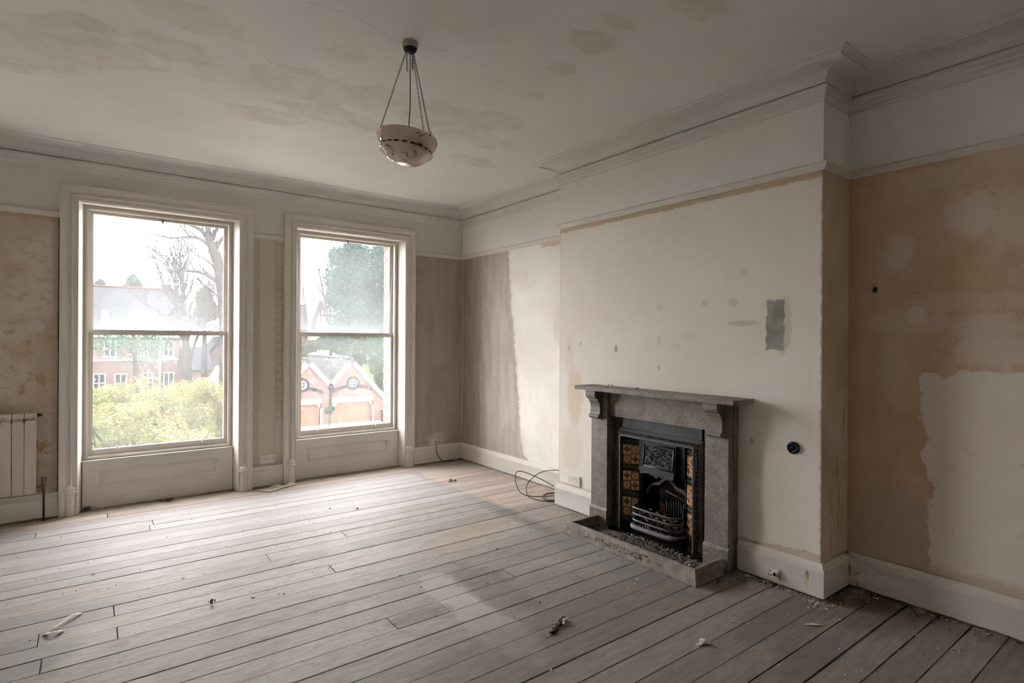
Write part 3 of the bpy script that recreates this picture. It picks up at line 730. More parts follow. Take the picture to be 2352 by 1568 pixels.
# raised beading on the top rail and the two stiles of the frame
bd = MB(); 
for k in range(44):
    y_ = FC - .36 + k * .72 / 43; bd.box(-.428, -.404, y_ - .005, y_ + .005, .774, .788)
for k in range(46):
    for s in (-1, 1):
        z_ = .03 + k * .0165; yy = FC + s * (t_ - .030); bd.box(-.426, -.402, yy - .006, yy + .006, z_ - .004, z_ + .004)
fpart(bd, 'frame_beading', M_IRON, None, kind='stuff')
# splayed tiled cheeks
T_ST, T_RG, T_BD = m_tile('star'), m_tile('rings'), m_tile('border')
tile_st = MB().box(-.031, .031, -.004, .004, -.036, .036).mesh('tile', T_ST)
tile_rg = MB().box(-.031, .031, -.004, .004, -.036, .036).mesh('tile', T_RG)
tile_bd = MB().box(-.062, .062, -.004, .004, -.016, .016).mesh('tile', T_BD)
for s in (1, -1):
    p0 = Vector((-.405, FC + s * .326)); p1 = Vector((-.330, FC + s * .218)); dv = (p1 - p0); ln = dv.length; dv.normalize()
    nv = Vector((-dv.y, dv.x)) * s; nv = nv if nv.x < 0 else -nv
    m = MB(); q = [p0 - nv * .012, p1 - nv * .012, p1 - nv * .002, p0 - nv * .002]
    m.prism([(v.x, v.y) for v in q], 'z', .004, .76)
    # iron upright beside the tiles and strips between the groups
    e0, e1 = p1 + dv * .002, p1 + dv * .022
    q2 = [e0 + nv * .012, e1 + nv * .012, e1 - nv * .02, e0 - nv * .02]; m.prism([(v.x, v.y) for v in q2], 'z', .004, .76)
    q3 = [p0 + nv * .006, p1 + nv * .006, p1 - nv * .01, p0 - nv * .01]; m.prism([(v.x, v.y) for v in q3], 'z', .004, .085)
    cheek = fpart(m, 'tile_cheek', M_IRON)
    ang = math.atan2(dv.y, dv.x)
    def put(me, along, z):
        c = p0 + dv * along + nv * .002
        return inst('tile', me, cheek, (c.x + D, c.y - FC, z), (0, 0, ang if s == 1 else ang))
    for g, zc in enumerate((.612, .408, .204)):
        for r_ in (0, 1):
            for c_ in (0, 1):
                put(tile_st if (r_ + c_) % 2 == 0 else tile_rg, .033 + c_ * .064, zc + (.037 if r_ == 0 else -.037))
    for zb in (.712, .51, .306, .107): put(tile_bd, .065, zb)
# fire chamber
m = MB(); m.box(-.4735, -.02, FC - .44, FC + .44, -.01, .010); m.box(-.03, -.02, FC - .26, FC + .26, 0, .8); m.box(-.335, -.02, FC - .26, FC - .25, 0, .8); m.box(-.335, -.02, FC + .25, FC + .26, 0, .8); m.box(-.36, -.02, FC - .3, FC + .3, .76, .80)
fpart(m, 'fire_chamber', M_SOOT)
# canopy hood with relief panel
hood = MB(); hood.box(-.372, -.345, FC - .20, FC + .20, .735, .775); hood.prism([(-.372, .735), (-.395, .545), (-.398, .520), (-.380, .515), (-.350, .735)], 'y', FC - .152, FC + .152)
hood.box(-.352, -.330, FC - .21, FC - .150, .50, .75); hood.box(-.352, -.330, FC + .150, FC + .21, .50, .75)
H = fpart(hood, 'canopy_hood', M_IRON)
m = MB(); rect = [(FC - .142, FC - .130, .545, .725), (FC + .130, FC + .142, .545, .725), (FC - .142, FC + .142, .545, .560), (FC - .142, FC + .142, .712, .725)]
for y0, y1, z0, z1 in rect:
    def xx(z): return -.372 - (.735 - z) * .121
    m.add([(xx(z0) - .006, y0, z0), (xx(z0) - .006, y1, z0), (xx(z1) - .006, y1, z1), (xx(z1) - .006, y0, z1), (xx(z0) + .01, y0, z0), (xx(z0) + .01, y1, z0), (xx(z1) + .01, y1, z1), (xx(z1) + .01, y0, z1)],
          [(0,1,2,3), (4,7,6,5), (0,4,5,1), (1,5,6,2), (2,6,7,3), (3,7,4,0)])
rg = random.Random(11)                          # foliate relief: overlapping scrolls and bosses
for k in range(170):
    cy, cz = FC + rg.uniform(-.120, .120), rg.uniform(.568, .706); r0 = rg.uniform(.004, .011); a0 = rg.uniform(0, 6.28); dr = rg.choice([-1, 1])
    pts = [(xx(cz) - .003, cy + (r0 * (1 - t * .11)) * math.cos(a0 + dr * t * .62), cz + (r0 * (1 - t * .11)) * math.sin(a0 + dr * t * .62)) for t in range(8)]
    m.tube(pts, [.0030 - .00025 * t for t in range(8)], 4)
M_IRONH = m_iron('worn_iron', (.032, .032, .032), .42, .3, 60)
fpart(m, 'relief_panel', M_IRONH, H, 'all')
m = MB()
m.prism([(FC - .155, .520), (FC - .150, .492), (FC - .125, .497), (FC - .06, .505), (FC - .05, .490), (FC - .03, .500), (FC, .478), (FC + .03, .500), (FC + .05, .490), (FC + .06, .505), (FC + .125, .497), (FC + .150, .492), (FC + .155, .520), (FC + .155, .548), (FC - .155, .548)], 'x', -.408, -.396)
fpart(m, 'hood_lip', M_IRONH, H)
# fire back: arched iron plate with ribs, leaning in the chamber
arch = [(.21, .30), (.19, .335), (.16, .375), (.12, .392), (.085, .398), (.055, .425), (.025, .452), (0, .460), (-.025, .452), (-.055, .425), (-.085, .398), (-.12, .392), (-.16, .375), (-.19, .335), (-.21, .30)]
poly = [(FC + .19, .05)] + [(FC + y_, z_) for y_, z_ in arch] + [(FC - .19, .05)]
m = MB(); m.prism(poly, 'x', -.245, -.23)
FB = fpart(m, 'fireback', M_SOOT)
m = MB(); m.tube(catmull([(-.26, FC + y_, z_) for y_, z_ in arch], 3), .018, 8); m.tube([(-.255, FC + .03, .36), (-.255, FC - .185, .315)], .006, 6); fpart(m, 'fireback_rim', simple('rusty_iron', (.115, .09, .07), .6, .3, 0, .35, 40), FB, 'all')
m = MB()
for k in range(9): y_ = FC + .02 - k * .022; m.tube([(-.253, y_, .10), (-.253, y_, .31)], .0065, 6)
fpart(m, 'fireback_rib', M_IRONH, FB, 'all')
m = MB(); m.quad((-.2535, FC + .03, .15), (-.2535, FC + .10, .15), (-.2535, FC + .09, .27), (-.2535, FC + .04, .25)); fpart(m, 'scorched_brick', simple('scorched_firebrick', (.085, .042, .022), .9, .1, 0, .5, 40), FB)
# grate bars
def ubar(z, r, out=.0):
    pts = [(-.335, FC + .205, z), (-.39, FC + .205, z), (-.43 - out, FC + .195, z), (-.455 - out, FC + .165, z), (-.462 - out, FC + .10, z), (-.464 - out, FC, z), (-.462 - out, FC - .10, z), (-.455 - out, FC - .165, z), (-.43 - out, FC - .195, z), (-.39, FC - .205, z), (-.335, FC - .205, z)]
    return MB().tube(catmull(pts, 4), r, 10)
M_BAR = NT('polished_bar_iron', .32, .6); M_BAR.col((.075, .073, .07)); M_BAR = M_BAR.mat
for z, r in ((.236, .0085), (.190, .0085), (.142, .0085)): fpart(ubar(z, r), 'grate_bar', M_BAR, None, 'all')
fpart(ubar(.092, .019, .006), 'grate_bar', m_iron('grey_iron', (.10, .098, .095), .45, .2), None, 'all')
m = MB()
for s in (-1, 1):
    m.tube([(-.352, FC + s * .205, .06), (-.352, FC + s * .205, .275)], .011, 8); m.lathe([(.006, .275), (.014, .28), (.014, .288), (.007, .292), (.010, .302), (.005, .31)], 10, (-.352, FC + s * .205, 0))
m.box(-.36, -.30, FC - .2, FC + .2, .06, .075)
fpart(m, 'grate_post', M_IRON, None, .6)
# hearth slab inside the kerb

# kerb: a low cement fender with sloping outer faces
KY0, KY1 = -2.805, -3.995
kerb = MB()
def kprof(sgn): return None
path = [(-.476, KY0), (-.812, KY0), (-.812, KY1), (-.476, KY1)]      # outer foot line
prof = [(0, .004), (-.026, .088), (-.034, .093), (-.048, .093), (-.052, .088), (-.056, .006)]
P = [Vector(q) for q in path]; rings = []
for i, p in enumerate(P):
    d0 = (P[i] - P[i-1]).normalized() if i else None; d1 = (P[i+1] - P[i]).normalized() if i < 3 else None
    n0 = Vector((d0.y, -d0.x)) if d0 else None; n1 = Vector((d1.y, -d1.x)) if d1 else None
    if n0 and n1: mm_ = n0 + n1; mm_ /= mm_.dot(n0)
    else: mm_ = n0 or n1
    rings.append([(p.x + mm_.x * u, p.y + mm_.y * u, z) for u, z in prof])
kerb.loft(rings, True, True)
# the loft offsets inward where u < 0
cx = sum(v[0] for v in kerb.v) / len(kerb.v)
ko = tag(empty('fireplace_kerb', (-.812, FC, 0)), 'low grey cement kerb with eroded face standing round the hearth', 'fender')
base = Vector((-.812, FC, 0))
kerb.v = [tuple(Vector(v) - base) for v in kerb.v]; kerb.build('kerb_body', M_KERB, ko)
m = MB(); m.box(-.762, -.474, KY1 + .05, KY0 - .05, -.02, .012); m.v = [tuple(Vector(v) - base) for v in m.v]; m.build('hearth_slab', M_HEARTH, ko)
rg = random.Random(3); er = MB()                # blistered skin on the front face
for k in range(95):
    y_ = rg.gauss(-3.38, .19); 
    if not (-3.75 < y_ < -2.98): continue
    z_ = rg.uniform(.03, .066); t = (z_ - .004) / .084; x_ = -.812 + .026 * t
    r0 = rg.uniform(.004, .015); a0 = rg.uniform(0, 6.28); n_ = rg.randint(3, 6)
    er.tube([(x_ - .0005 + r0*.25*math.sin(a0 + q*.6) * .3, y_ + r0 * math.cos(a0 + q * .7) * (1 + .3*q), z_ + r0 * .6 * math.sin(a0 + q * .7)) for q in range(n_)], [rg.uniform(.002, .0048) for q in range(n_)], 6)
er.v = [tuple(Vector(v) - base) for v in er.v]; er.build('blistered_skin', M_KERB, ko, 'all')

# ================================================================= pendant lamp
LX, LY = -2.382, -3.272
lamp = tag(empty('pendant_lamp', (LX, LY, CEIL)), 'tilted alabaster bowl pendant hanging on three chains from the ceiling', 'lamp')
def lpart(m, name, mat, parent=None, smooth=False):
    m.v = [tuple(Vector(v) - Vector((LX, LY, CEIL))) for v in m.v]; return m.build(name, mat, parent or lamp, smooth)
lpart(MB().lathe([(.001, 3.109), (.041, 3.109), (.042, 3.085), (.040, 3.080), (.040, 3.077), (.038, 3.075), (.001, 3.075)], 32, (LX, LY, 0)), 'ceiling_rose', M_ROSE, None, .6)
lpart(MB().lathe([(.001, 3.076), (.037, 3.076), (.034, 3.064), (.024, 3.055), (.010, 3.050), (.001, 3.050)], 28, (LX, LY, 0)), 'rose_hook_plate', M_IRON, None, .6)
bc = Vector((LX - .006, LY + .004, 2.605)); rtv = Vector((RT.x, RT.y, 0)).normalized()
tilt = Matrix.Translation(bc) @ Matrix.Rotation(math.radians(7.5), 4, Vector((_fw.x, _fw.y, 0)).normalized())
bowl = MB()
prof_b = [(.148, 0), (.156, -.004), (.160, -.016), (.160, -.030), (.155, -.048), (.145, -.064), (.137, -.074), (.137, -.080), (.143, -.085), (.145, -.092), (.141, -.099), (.130, -.106), (.118, -.118), (.100, -.134), (.078, -.146), (.060, -.151), (.055, -.156), (.030, -.160), (.001, -.161),
          (.001, -.152), (.05, -.146), (.095, -.124), (.125, -.098), (.142, -.055), (.148, -.02), (.142, -.003)]
bowl.loft([[(r*math.cos(2*PI*k/48), r*math.sin(2*PI*k/48), z) for k in range(48)] for r, z in prof_b + [prof_b[0]]], True, False); bowl.xf(tilt)
M_ALA = m_alabaster()
BOWL = lpart(bowl, 'bowl', M_ALA, None, .9)
band = MB(); rs = [(.1372, -.0725), (.1405, -.0775), (.1372, -.0825)]
for k in range(20):                              # dark dashes around the recessed waist groove
    a0 = 2*PI*k/20; seg = [[((r+.0005)*math.cos(a0 + j*.05), (r+.0005)*math.sin(a0 + j*.05), z) for r, z in rs] for j in range(5)]
    band.loft(seg, True, True)
band.xf(tilt); lpart(band, 'waist_band', simple('dark_waist', (.07, .045, .03), .3, .4, 0, .4, 30), BOWL)
# chains
def link_me():
    m = MB(); pts = []
    for k in range(13):
        a = 2*PI*k/12; pts.append((.0040*math.cos(a), 0, .0078*math.sin(a)))
    m.tube(pts, .0011, 5, caps=False); return m
LK = link_me()
def chain(p0, p1, sag=0.0, pitch=.0125):
    p0, p1 = Vector(p0), Vector(p1); n = max(2, int((p1 - p0).length / pitch)); m = MB(); z = (p1 - p0).normalized(); q = Vector((0, 0, 1)).rotation_difference(z).to_matrix().to_4x4()
    for k in range(n):
        t = (k + .5) / n; c = p0.lerp(p1, t)
        M = Matrix.Translation(c) @ q @ Matrix.Rotation((k % 2) * PI/2, 4, 'Z'); b = len(m.v); m.add(LK.v, LK.f); m.xf(M, b)
    return m
angs = {'a': math.radians(180), 'b': math.radians(62), 'c': math.radians(-35)}
fwv = Vector((_fw.x, _fw.y, 0)).normalized()
def rimpt(a, r=.156, z=-.004):
    loc = rtv * math.cos(a) * r + fwv * math.sin(a) * r
    return tilt @ Vector((loc.x, loc.y, z))
for nm, a in angs.items():
    top = Vector((LX, LY, 3.058)) + (rtv * math.cos(a) + fwv * math.sin(a)) * .022
    p1 = rimpt(a)
    lpart(chain(top, p1 + Vector((0, 0, .012))), 'chain', M_BRASS, None, 'all')
    dn = top + Vector((0, 0, -.004)) + (rtv * math.cos(a) + fwv * math.sin(a)) * (-.004)
    lpart(chain(dn, dn + Vector((0.002, 0, -{'a': .10, 'b': .08, 'c': .10}[nm]))), 'chain_tail', M_BRASS, None, 'all')
    hk = MB(); o_ = (rtv * math.cos(a) + fwv * math.sin(a)); hk.tube([p1 + Vector((0,0,.012)), p1 + o_*.010 + Vector((0,0,.006)), p1 + o_*.014 + Vector((0,0,-.008)), p1 + o_*.006 + Vector((0,0,-.016)), p1 + Vector((0,0,-.010))], .0022, 6)
    lpart(hk, 'hook', M_BRASS, None, 'all')
lpart(MB().tube([(LX, LY, 3.052), (LX + .001, LY, 2.9), (LX + .002, LY, 2.76), (bc.x, bc.y, 2.628)], .0026, 8), 'flex', simple('brown_flex', (.075, .06, .045), .6, .2, 0, .1), None, 'all')
lpart(MB().lathe([(.001, 2.648), (.011, 2.648), (.013, 2.634), (.017, 2.630), (.020, 2.585), (.001, 2.585)], 16, (bc.x, bc.y, 0)), 'lamp_holder', simple('grey_lamp_holder', (.30, .28, .26), .4, .4, 0, .05), None, .6)

# ================================================================= radiator
rad = tag(empty('radiator', (-4.29, -.09, .24)), 'cream sectional aluminium radiator on the wall left of the windows', 'radiator')
pitch = .0755
sec = MB()                                       # one section: front blade with rounded corners, column, top header
c_ = .012; hw_ = .0355; z0, z1 = .0, .590
bl = [(-hw_ + c_, z0), (hw_ - c_, z0), (hw_, z0 + c_*1.6), (hw_, z1 - c_*1.6), (hw_ - c_, z1), (-hw_ + c_, z1), (-hw_, z1 - c_*1.6), (-hw_, z0 + c_*1.6)]
sec.prism(bl, 'y', -.048, -.042); sec.box(-.004, .004, -.042, .03, .02, .60); sec.box(-.028, .028, -.005, .035, .03, .60)
sec.box(-.0355, .0355, -.046, .04, .610, .646); sec.box(-.003, .003, -.046, -.02, .585, .646); sec.box(-.03, .03, -.03, .03, .575, .615)
sec_me = sec.mesh('radiator_section', M_RAD)
for k in range(9): inst('radiator_section', sec_me, rad, (.155 - k * pitch, 0, .002))
m = MB(); m.tube([(.19, -.0, .625), (.225, -.0, .625)], .011, 8); m.tube([(.205, 0, .612), (.205, 0, .640)], .006, 6); m.build('bleed_valve', M_VALVE, rad, 'all')
vx = .237
m = MB(); m.tube([(.19, .0, .045), (vx, .0, .045)], .011, 8); m.lathe([(.001, -.01), (.013, -.01), (.013, .058), (.016, .06), (.017, .095), (.014, .10), (.001, .10)], 14, (vx, 0, .02)); m.build('valve', M_VALVE, rad, .6)
MB().tube([(vx, 0, .03), (vx, .0, -.236)], .008, 10).build('pipe', M_PIPE, rad, 'all')
for q in (-.3, .05): MB().box(q, q + .03, .03, .088, .50, .56).build('wall_bracket', M_RAD, rad)

# ================================================================= sockets and fittings
def double_socket(o_parent, deep=.010):
    """modelled facing -y, centred, 146 x 86"""
    m = MB(); b = .003
    m.loft([[(-.073,0,-.043),(.073,0,-.043),(.073,0,.043),(-.073,0,.043)], [(-.073,-deep+.002,-.043),(.073,-deep+.002,-.043),(.073,-deep+.002,.043),(-.073,-deep+.002,.043)], [(-.071,-deep,-.041),(.071,-deep,-.041),(.071,-deep,.041),(-.071,-deep,.041)]])
    m.build('face_plate', M_PLASTIC, o_parent)
    h = MB(); y0, y1 = -deep - .0006, -deep + .003
    for s in (-1, 1):
        c = s * .042; h.box(c - .0022, c + .0022, y0, y1, .006, .016)
        for q in (-1, 1): h.box(c + q*.011 - .0035, c + q*.011 + .0035, y0, y1, -.014, -.0095)
        h.lathe([(.0, 0), (.0028, 0), (.0028, .002), (.0, .002)], 8, (s*.062, y0 + .0, .0))
    h.build('pin_slots', M_HOLE, o_parent, kind='stuff')
    for s in (-1, 1): MB().box(s*.010 - .006, s*.010 + .006, -deep - .003, -deep + .001, .012, .032).build('rocker_switch', M_PLASTIC, o_parent)
s1 = tag(empty('double_socket', (-D, -2.437, .268)), 'white double power socket on the chimney breast left of the fireplace', 'socket'); s1.rotation_euler = (0, 0, -PI/2); double_socket(s1, .014)
s2 = tag(empty('double_socket', (-2.308, 0, .280)), 'white double power socket low on the striped pier between the windows', 'socket'); double_socket(s2)
s3 = tag(empty('round_pin_socket', (-D - .028, -4.252, .070)), 'small cream round-pin socket on the skirting near the breast corner', 'socket'); s3.rotation_euler = (0, 0, -PI/2)
m = MB(); m.box(-.036, .036, -.012, 0, -.030, .030); m.build('back_box', M_PLASTIC, s3)
m = MB(); m.box(-.034, .034, -.016, -.012, -.028, .028); m.build('face_plate', M_PLASTIC, s3)
m = MB(); m.lathe([(.001, 0), (.019, 0), (.019, .010), (.014, .016), (.001, .016)], 18); m.xf(Matrix.Translation((.014, -.014, .004)) @ Matrix.Rotation(PI/2, 4, 'X')); m.build('switch_boss', M_PLASTIC, s3, .6)
m = MB(); m.box(.010, .018, -.036, -.030, -.006, .014); 
for q in ((-.020, .012), (-.028, -.012), (-.012, -.012)): m.box(q[0]-.004, q[0]+.004, -.0172, -.013, q[1]-.004, q[1]+.004)
m.build('pin_slots', M_HOLE, s3, kind='stuff')
s4 = tag(empty('cable_outlet', (-.395, 0, .252)), 'square white outlet plate with a black lead right of the far window', 'socket')
MB().loft([[(-.043,0,-.043),(.043,0,-.043),(.043,0,.043),(-.043,0,.043)], [(-.043,-.006,-.043),(.043,-.006,-.043),(.043,-.006,.043),(-.043,-.006,.043)], [(-.041,-.009,-.041),(.041,-.009,-.041),(.041,-.009,.041),(-.041,-.009,.041)]]).build('face_plate', M_PLASTIC, s4)
for q in (-.03, .03): MB().box(q-.003, q+.003, -.0098, -.008, -.003, .003).build('screw', M_VALVE, s4)
pts = catmull([(0, -.008, .006), (.012, -.022, .002), (.014, -.034, -.05), (.02, -.04, -.13), (.055, -.055, -.20), (.10, -.075, -.238), (.15, -.085, -.247), (.235, -.085, -.248)], 6)
MB().tube(pts, .0038, 8).build('lead', M_CABLE, s4, 'all')
kb = tag(empty('bell_knob', (-D, -4.352, .856)), 'round black domed bell-pull knob on the breast right of the fireplace', 'knob')
M = Matrix.Rotation(-PI/2, 4, 'Y')
m = MB().lathe([(.001, 0), (.038, 0), (.039, .006), (.036, .014), (.030, .022), (.026, .024), (.024, .020), (.020, .018), (.001, .018)], 28); m.xf(M); m.build('knob_plate', M_KNOB, kb, .6)
m = MB().lathe([(.001, .030), (.006, .029), (.011, .025), (.012, .017), (.001, .017)], 18); m.xf(M); m.build('knob_button', M_KNOB, kb, .6)

# loose cable heaped in the recess beside the breast
cb = [(-.05, -2.10, .206), (-.05, -1.95, .21), (-.05, -1.83, .205), (-.10, -1.66, .15), (-.18, -1.58, .05), (-.30, -1.70, .012), (-.42, -1.90, .010), (-.38, -2.08, .008), (-.20, -2.16, .010), (-.10, -2.05, .016),
      (-.18, -1.90, .014), (-.34, -1.99, .014), (-.33, -2.10, .012), (-.15, -2.12, .016), (-.06, -1.95, .022), (-.12, -1.70, .10), (-.24, -1.52, .16), (-.32, -1.54, .12), (-.42, -1.74, .030), (-.40, -1.90, .016), (-.24, -2.02, .020), (-.08, -2.10, .022), (-.12, -2.16, .012), (-.30, -2.15, .012), (-.36, -2.05, .016), (-.24, -1.95, .022), (-.05, -2.06, .026)]
tag(MB().tube(catmull(cb, 6), .0042, 7).build('loose_cable', M_CABLE, None, 'all'), 'loose black cable coiled on the floor in the recess', 'cable')

# ================================================================= outside
GZ = -5.3
M_GROUND = simple('pale_gravel', (.30, .285, .26), .95, .05, 0, .12, 1.5)
ground = struct(MB().box(-70, 90, OUT + .3, 170, GZ - .3, GZ).build('ground', M_GROUND))
M_LAWN = simple('rough_lawn', (0.0186, 0.026, 0.0099), .9, 0.0, 0, .3, 2.0)
lw = MB(); lw.prism([(-40, 3.0), (1.6, 3.0), (3.4, 10), (4.2, 36), (9, 52), (60, 54), (60, 160), (-60, 160)], 'z', GZ - .05, GZ + .04)
lw.build('lawn', M_LAWN, ground)
M_BRICK1 = m_brick('garage_brick', (0.0403, 0.0218, 0.0170), (0.0522, 0.0312, 0.0245), (0.0617, 0.0551, 0.0503))
M_BRICK2 = m_brick('house_brick', (0.0372, 0.0211, 0.0181), (0.0450, 0.0270, 0.0232), (0.0551, 0.0494, 0.0466), .6)
M_BRSIDE = m_brick('house_brick_side', (0.0372, 0.0211, 0.0181), (0.0450, 0.0270, 0.0232), (0.0551, 0.0494, 0.0466), .6, 'yz')
M_ROOF1, M_ROOF2 = m_slate('garage_slate', (.026, .0275, .0255)), m_slate('house_slate', (.0185, .0190, .0215))
M_WHITE = simple('white_joinery', (0.1440, 0.1440, 0.1395), .9, 0.0, 0, .04)
M_DGREY = simple('blue_engineering_brick', (0.0112, 0.0117, 0.0128), .9, 0.0, 0, .25, 6)
M_PANE = simple('dark_window_pane', (0.0074, 0.0089, 0.0096), .9, 0.0, 0, .3, 1)
M_DOOR = NT('orange_timber_door', .6, .2); _p = M_DOOR.pos()
M_DOOR.col(M_DOOR.mix(M_DOOR.mul(M_DOOR.step(M_DOOR.m('FRACT', M_DOOR.m('DIVIDE', _p[3], .10)), .16, .05), .6), (0.0558, 0.0285, 0.0123), (0.0279, 0.0134, 0.0056))); M_DOOR = M_DOOR.mat
M_RIDGE = simple('red_ridge_tile', (0.0368, 0.0156, 0.01), .9, 0.0, 0, .15, 3)
M_BARK = simple('grey_bark', (0.0193, 0.0176, 0.0159), .9, 0.0, 0, .25, 4)
M_BARK2 = simple('brown_twig', (0.0145, 0.0112, 0.0084), .9, 0.0, 0, .25, 4)

def xz(px, py, Y): v = PX(px, py, Y); return v.x, v.z
# ---- twin-gabled garage block
GY = 38.0
gar = empty('garage_block', (*xz(759, 0, GY)[:1], GY, GZ)); tag(gar, 'red brick garage block with two gables and orange timber doors', 'garage')
def gpart(m, root, name, mat, parent=None, smooth=False):
    b = root.location; m.v = [(v[0]-b.x, v[1]-b.y, v[2]-b.z) for v in m.v]; return m.build(name, mat, parent or root, smooth)
xR, zP = xz(808, 828, GY); xV, zV = xz(759, 882, GY); xE, zE = xz(880, 910, GY); S = 2 * (xR - xV); xL = xR - S
slope = (zP - zE) / (xE - xR); zV = zP - slope * S / 2; xW = xL - (xE - xR)
dT = xz(815, 921, GY)[1]; dRl, dRr = xz(771, 0, GY)[0], xz(859, 0, GY)[0]; dw = dRr - dRl; dLr = xz(741, 0, GY)[0]; dLl = dLr - dw
TH = .35
def wallpoly(pts, name): gpart(MB().prism(pts, 'y', GY, GY + TH), gar, name, M_BRICK1)
wallpoly([(xV, dT), (xE, dT), (xE, zE), (xR, zP), (xV, zV)], 'gable_wall'); wallpoly([(xW, dT), (xV, dT), (xV, zV), (xL, zP), (xW, zE)], 'gable_wall')
for a, b in ((xW, dLl), (dLr, dRl), (dRr, xE)): wallpoly([(a, GZ), (b, GZ), (b, dT), (a, dT)], 'brick_pier')
for a, b in ((dLl, dLr), (dRl, dRr)):
    gpart(MB().box(a, b, GY + .18, GY + .24, GZ, dT), gar, 'garage_door', M_DOOR)
    m = MB(); m.box(a - .12, b + .12, GY - .03, GY + .2, dT - .05, dT + .38); m.prism([(a - .12, dT), (a + .35, dT), (a, dT - .4), (a - .12, dT - .4)], 'y', GY - .03, GY + .2); m.prism([(b + .12, dT), (b - .35, dT), (b, dT - .4), (b + .12, dT - .4)], 'y', GY - .03, GY + .2); m.box(b, b + .13, GY - .03, GY + .2, GZ, dT)
    gpart(m, gar, 'door_surround', M_WHITE)
    c = (a + b) / 2; R = dw * 1.15; zc = dT + 1.15 - R
    m = MB(); n = 22; a0 = math.asin((dw / 2 + .1) / R)
    for k in range(n):
        q0 = -a0 + 2*a0*k/n; q1 = -a0 + 2*a0*(k+.86)/n
        m.prism([(c + r*math.sin(q), zc + r*math.cos(q)) for r, q in ((R, q0), (R, q1), (R + .24, q1), (R + .24, q0))], 'y', GY - .04, GY + .02)
    gpart(m, gar, 'arch_band', M_DGREY)
for xc_ in (xz(699, 0, GY)[0], xz(816, 0, GY)[0]):
    zc = xz(815, 879, GY)[1]; m = MB(); n = 20
    for k in range(n):
        q0, q1 = 2*PI*k/n, 2*PI*(k+.84)/n; m.prism([(xc_ + r*math.cos(q), zc + r*math.sin(q)) for r, q in ((.34, q0), (.34, q1), (.56, q1), (.56, q0))], 'y', GY - .05, GY + .02)
    rw = gpart(m, gar, 'round_window', M_DGREY)
    m = MB(); ring = [[(xc_ + r*math.cos(2*PI*k/24), y_, zc + r*math.sin(2*PI*k/24)) for k in range(24)] for r, y_ in ((.34, GY - .06), (.25, GY - .06), (.25, GY + .0), (.34, GY + .0), (.34, GY - .06))]
    m.loft(ring, True, False); m.box(xc_ - .03, xc_ + .03, GY - .05, GY - .01, zc - .28, zc + .28); m.box(xc_ - .28, xc_ + .28, GY - .05, GY - .01, zc - .03, zc + .03)
    gpart(m, gar, 'window_frame', M_WHITE); 
    m = MB(); m.prism([(xc_ + .27*math.cos(2*PI*k/20), zc + .27*math.sin(2*PI*k/20)) for k in range(20)], 'y', GY - .02, GY - .005); gpart(m, gar, 'pane', M_PANE)
def slab(a, b, t, y0, y1, name, mat):
    (x0, z0), (x1, z1) = a, b; d = Vector((x1 - x0, z1 - z0)).normalized(); nrm = Vector((-d.y, d.x)); nrm = nrm if nrm.y > 0 else -nrm
    return gpart(MB().prism([(x0, z0), (x1, z1), (x1 + nrm.x*t, z1 + nrm.y*t), (x0 + nrm.x*t, z0 + nrm.y*t)], 'y', y0, y1), gar, name, mat)
for pk, (ex, ez) in ((xR, (xE + .15, zE - .15 * slope)), (xR, (xV, zV)), (xL, (xV, zV)), (xL, (xW - .15, zE - .15 * slope))):
    slab((pk, zP), (ex, ez), .12, GY - .1, GY + 11, 'roof_slope', M_ROOF1)
    slab((pk, zP - .30), (ex, ez - .30), .36, GY - .16, GY - .06, 'bargeboard', M_WHITE)
for pk in (xL, xR): gpart(MB().tube([(pk, GY - .15, zP + .16), (pk, GY + 11, zP + .16)], .13, 8), gar, 'ridge', M_ROOF1); gpart(MB().tube([(pk, GY + .1, zP + .2), (pk, GY + .1, zP + .75)], [.06, .02], 6), gar, 'finial', M_ROOF1)
m = MB(); m.tube([(xV, GY - .12, zV - .1), (xV, GY - .12, GZ + .9)], .09, 8); m.box(xV - .16, xV + .16, GY - .25, GY - .02, zV - .25, zV + .05); gpart(m, gar, 'downpipe', M_DGREY, None, 'all')

# ---- big brick house
HY = 75.0
hx0, hx1 = xz(60, 0, HY)[0], xz(420, 0, HY)[0]; ez = xz(300, 770, HY)[1]
house = empty('brick_house', ((hx0 + hx1) / 2, HY, GZ)); tag(house, 'long red brick house with a slate roof behind the bare trees', 'house')
gpart(MB().box(hx0, hx1, HY, HY + 9, GZ, ez), house, 'wall', M_BRICK2)
rz = xz(300, 661, HY + 4.5)[1]
gpart(MB().prism([(HY - .4, ez - .1), (HY + 4.5, rz), (HY + 9.4, ez - .1)], 'x', hx0 - .3, hx1 + .3), house, 'roof', M_ROOF2)
gpart(MB().tube([(hx0 - .3, HY + 4.5, rz + .05), (hx1 + .3, HY + 4.5, rz + .05)], .16, 6), house, 'ridge_tiles', M_RIDGE)
gpart(MB().box(xz(374, 0, HY + 5)[0], xz(396, 0, HY + 5)[0], HY + 4, HY + 5.4, rz - .8, rz + .7), house, 'chimney', M_BRICK2)
sz = xz(300, 826, HY)[1]; gpart(MB().box(hx0, hx1 + .1, HY - .15, HY, sz - .12, sz + .12), house, 'string_course', M_WHITE)
gpart(MB().box(hx0, hx1 + .1, HY - .4, HY, ez - .25, ez), house, 'eaves_board', M_WHITE)
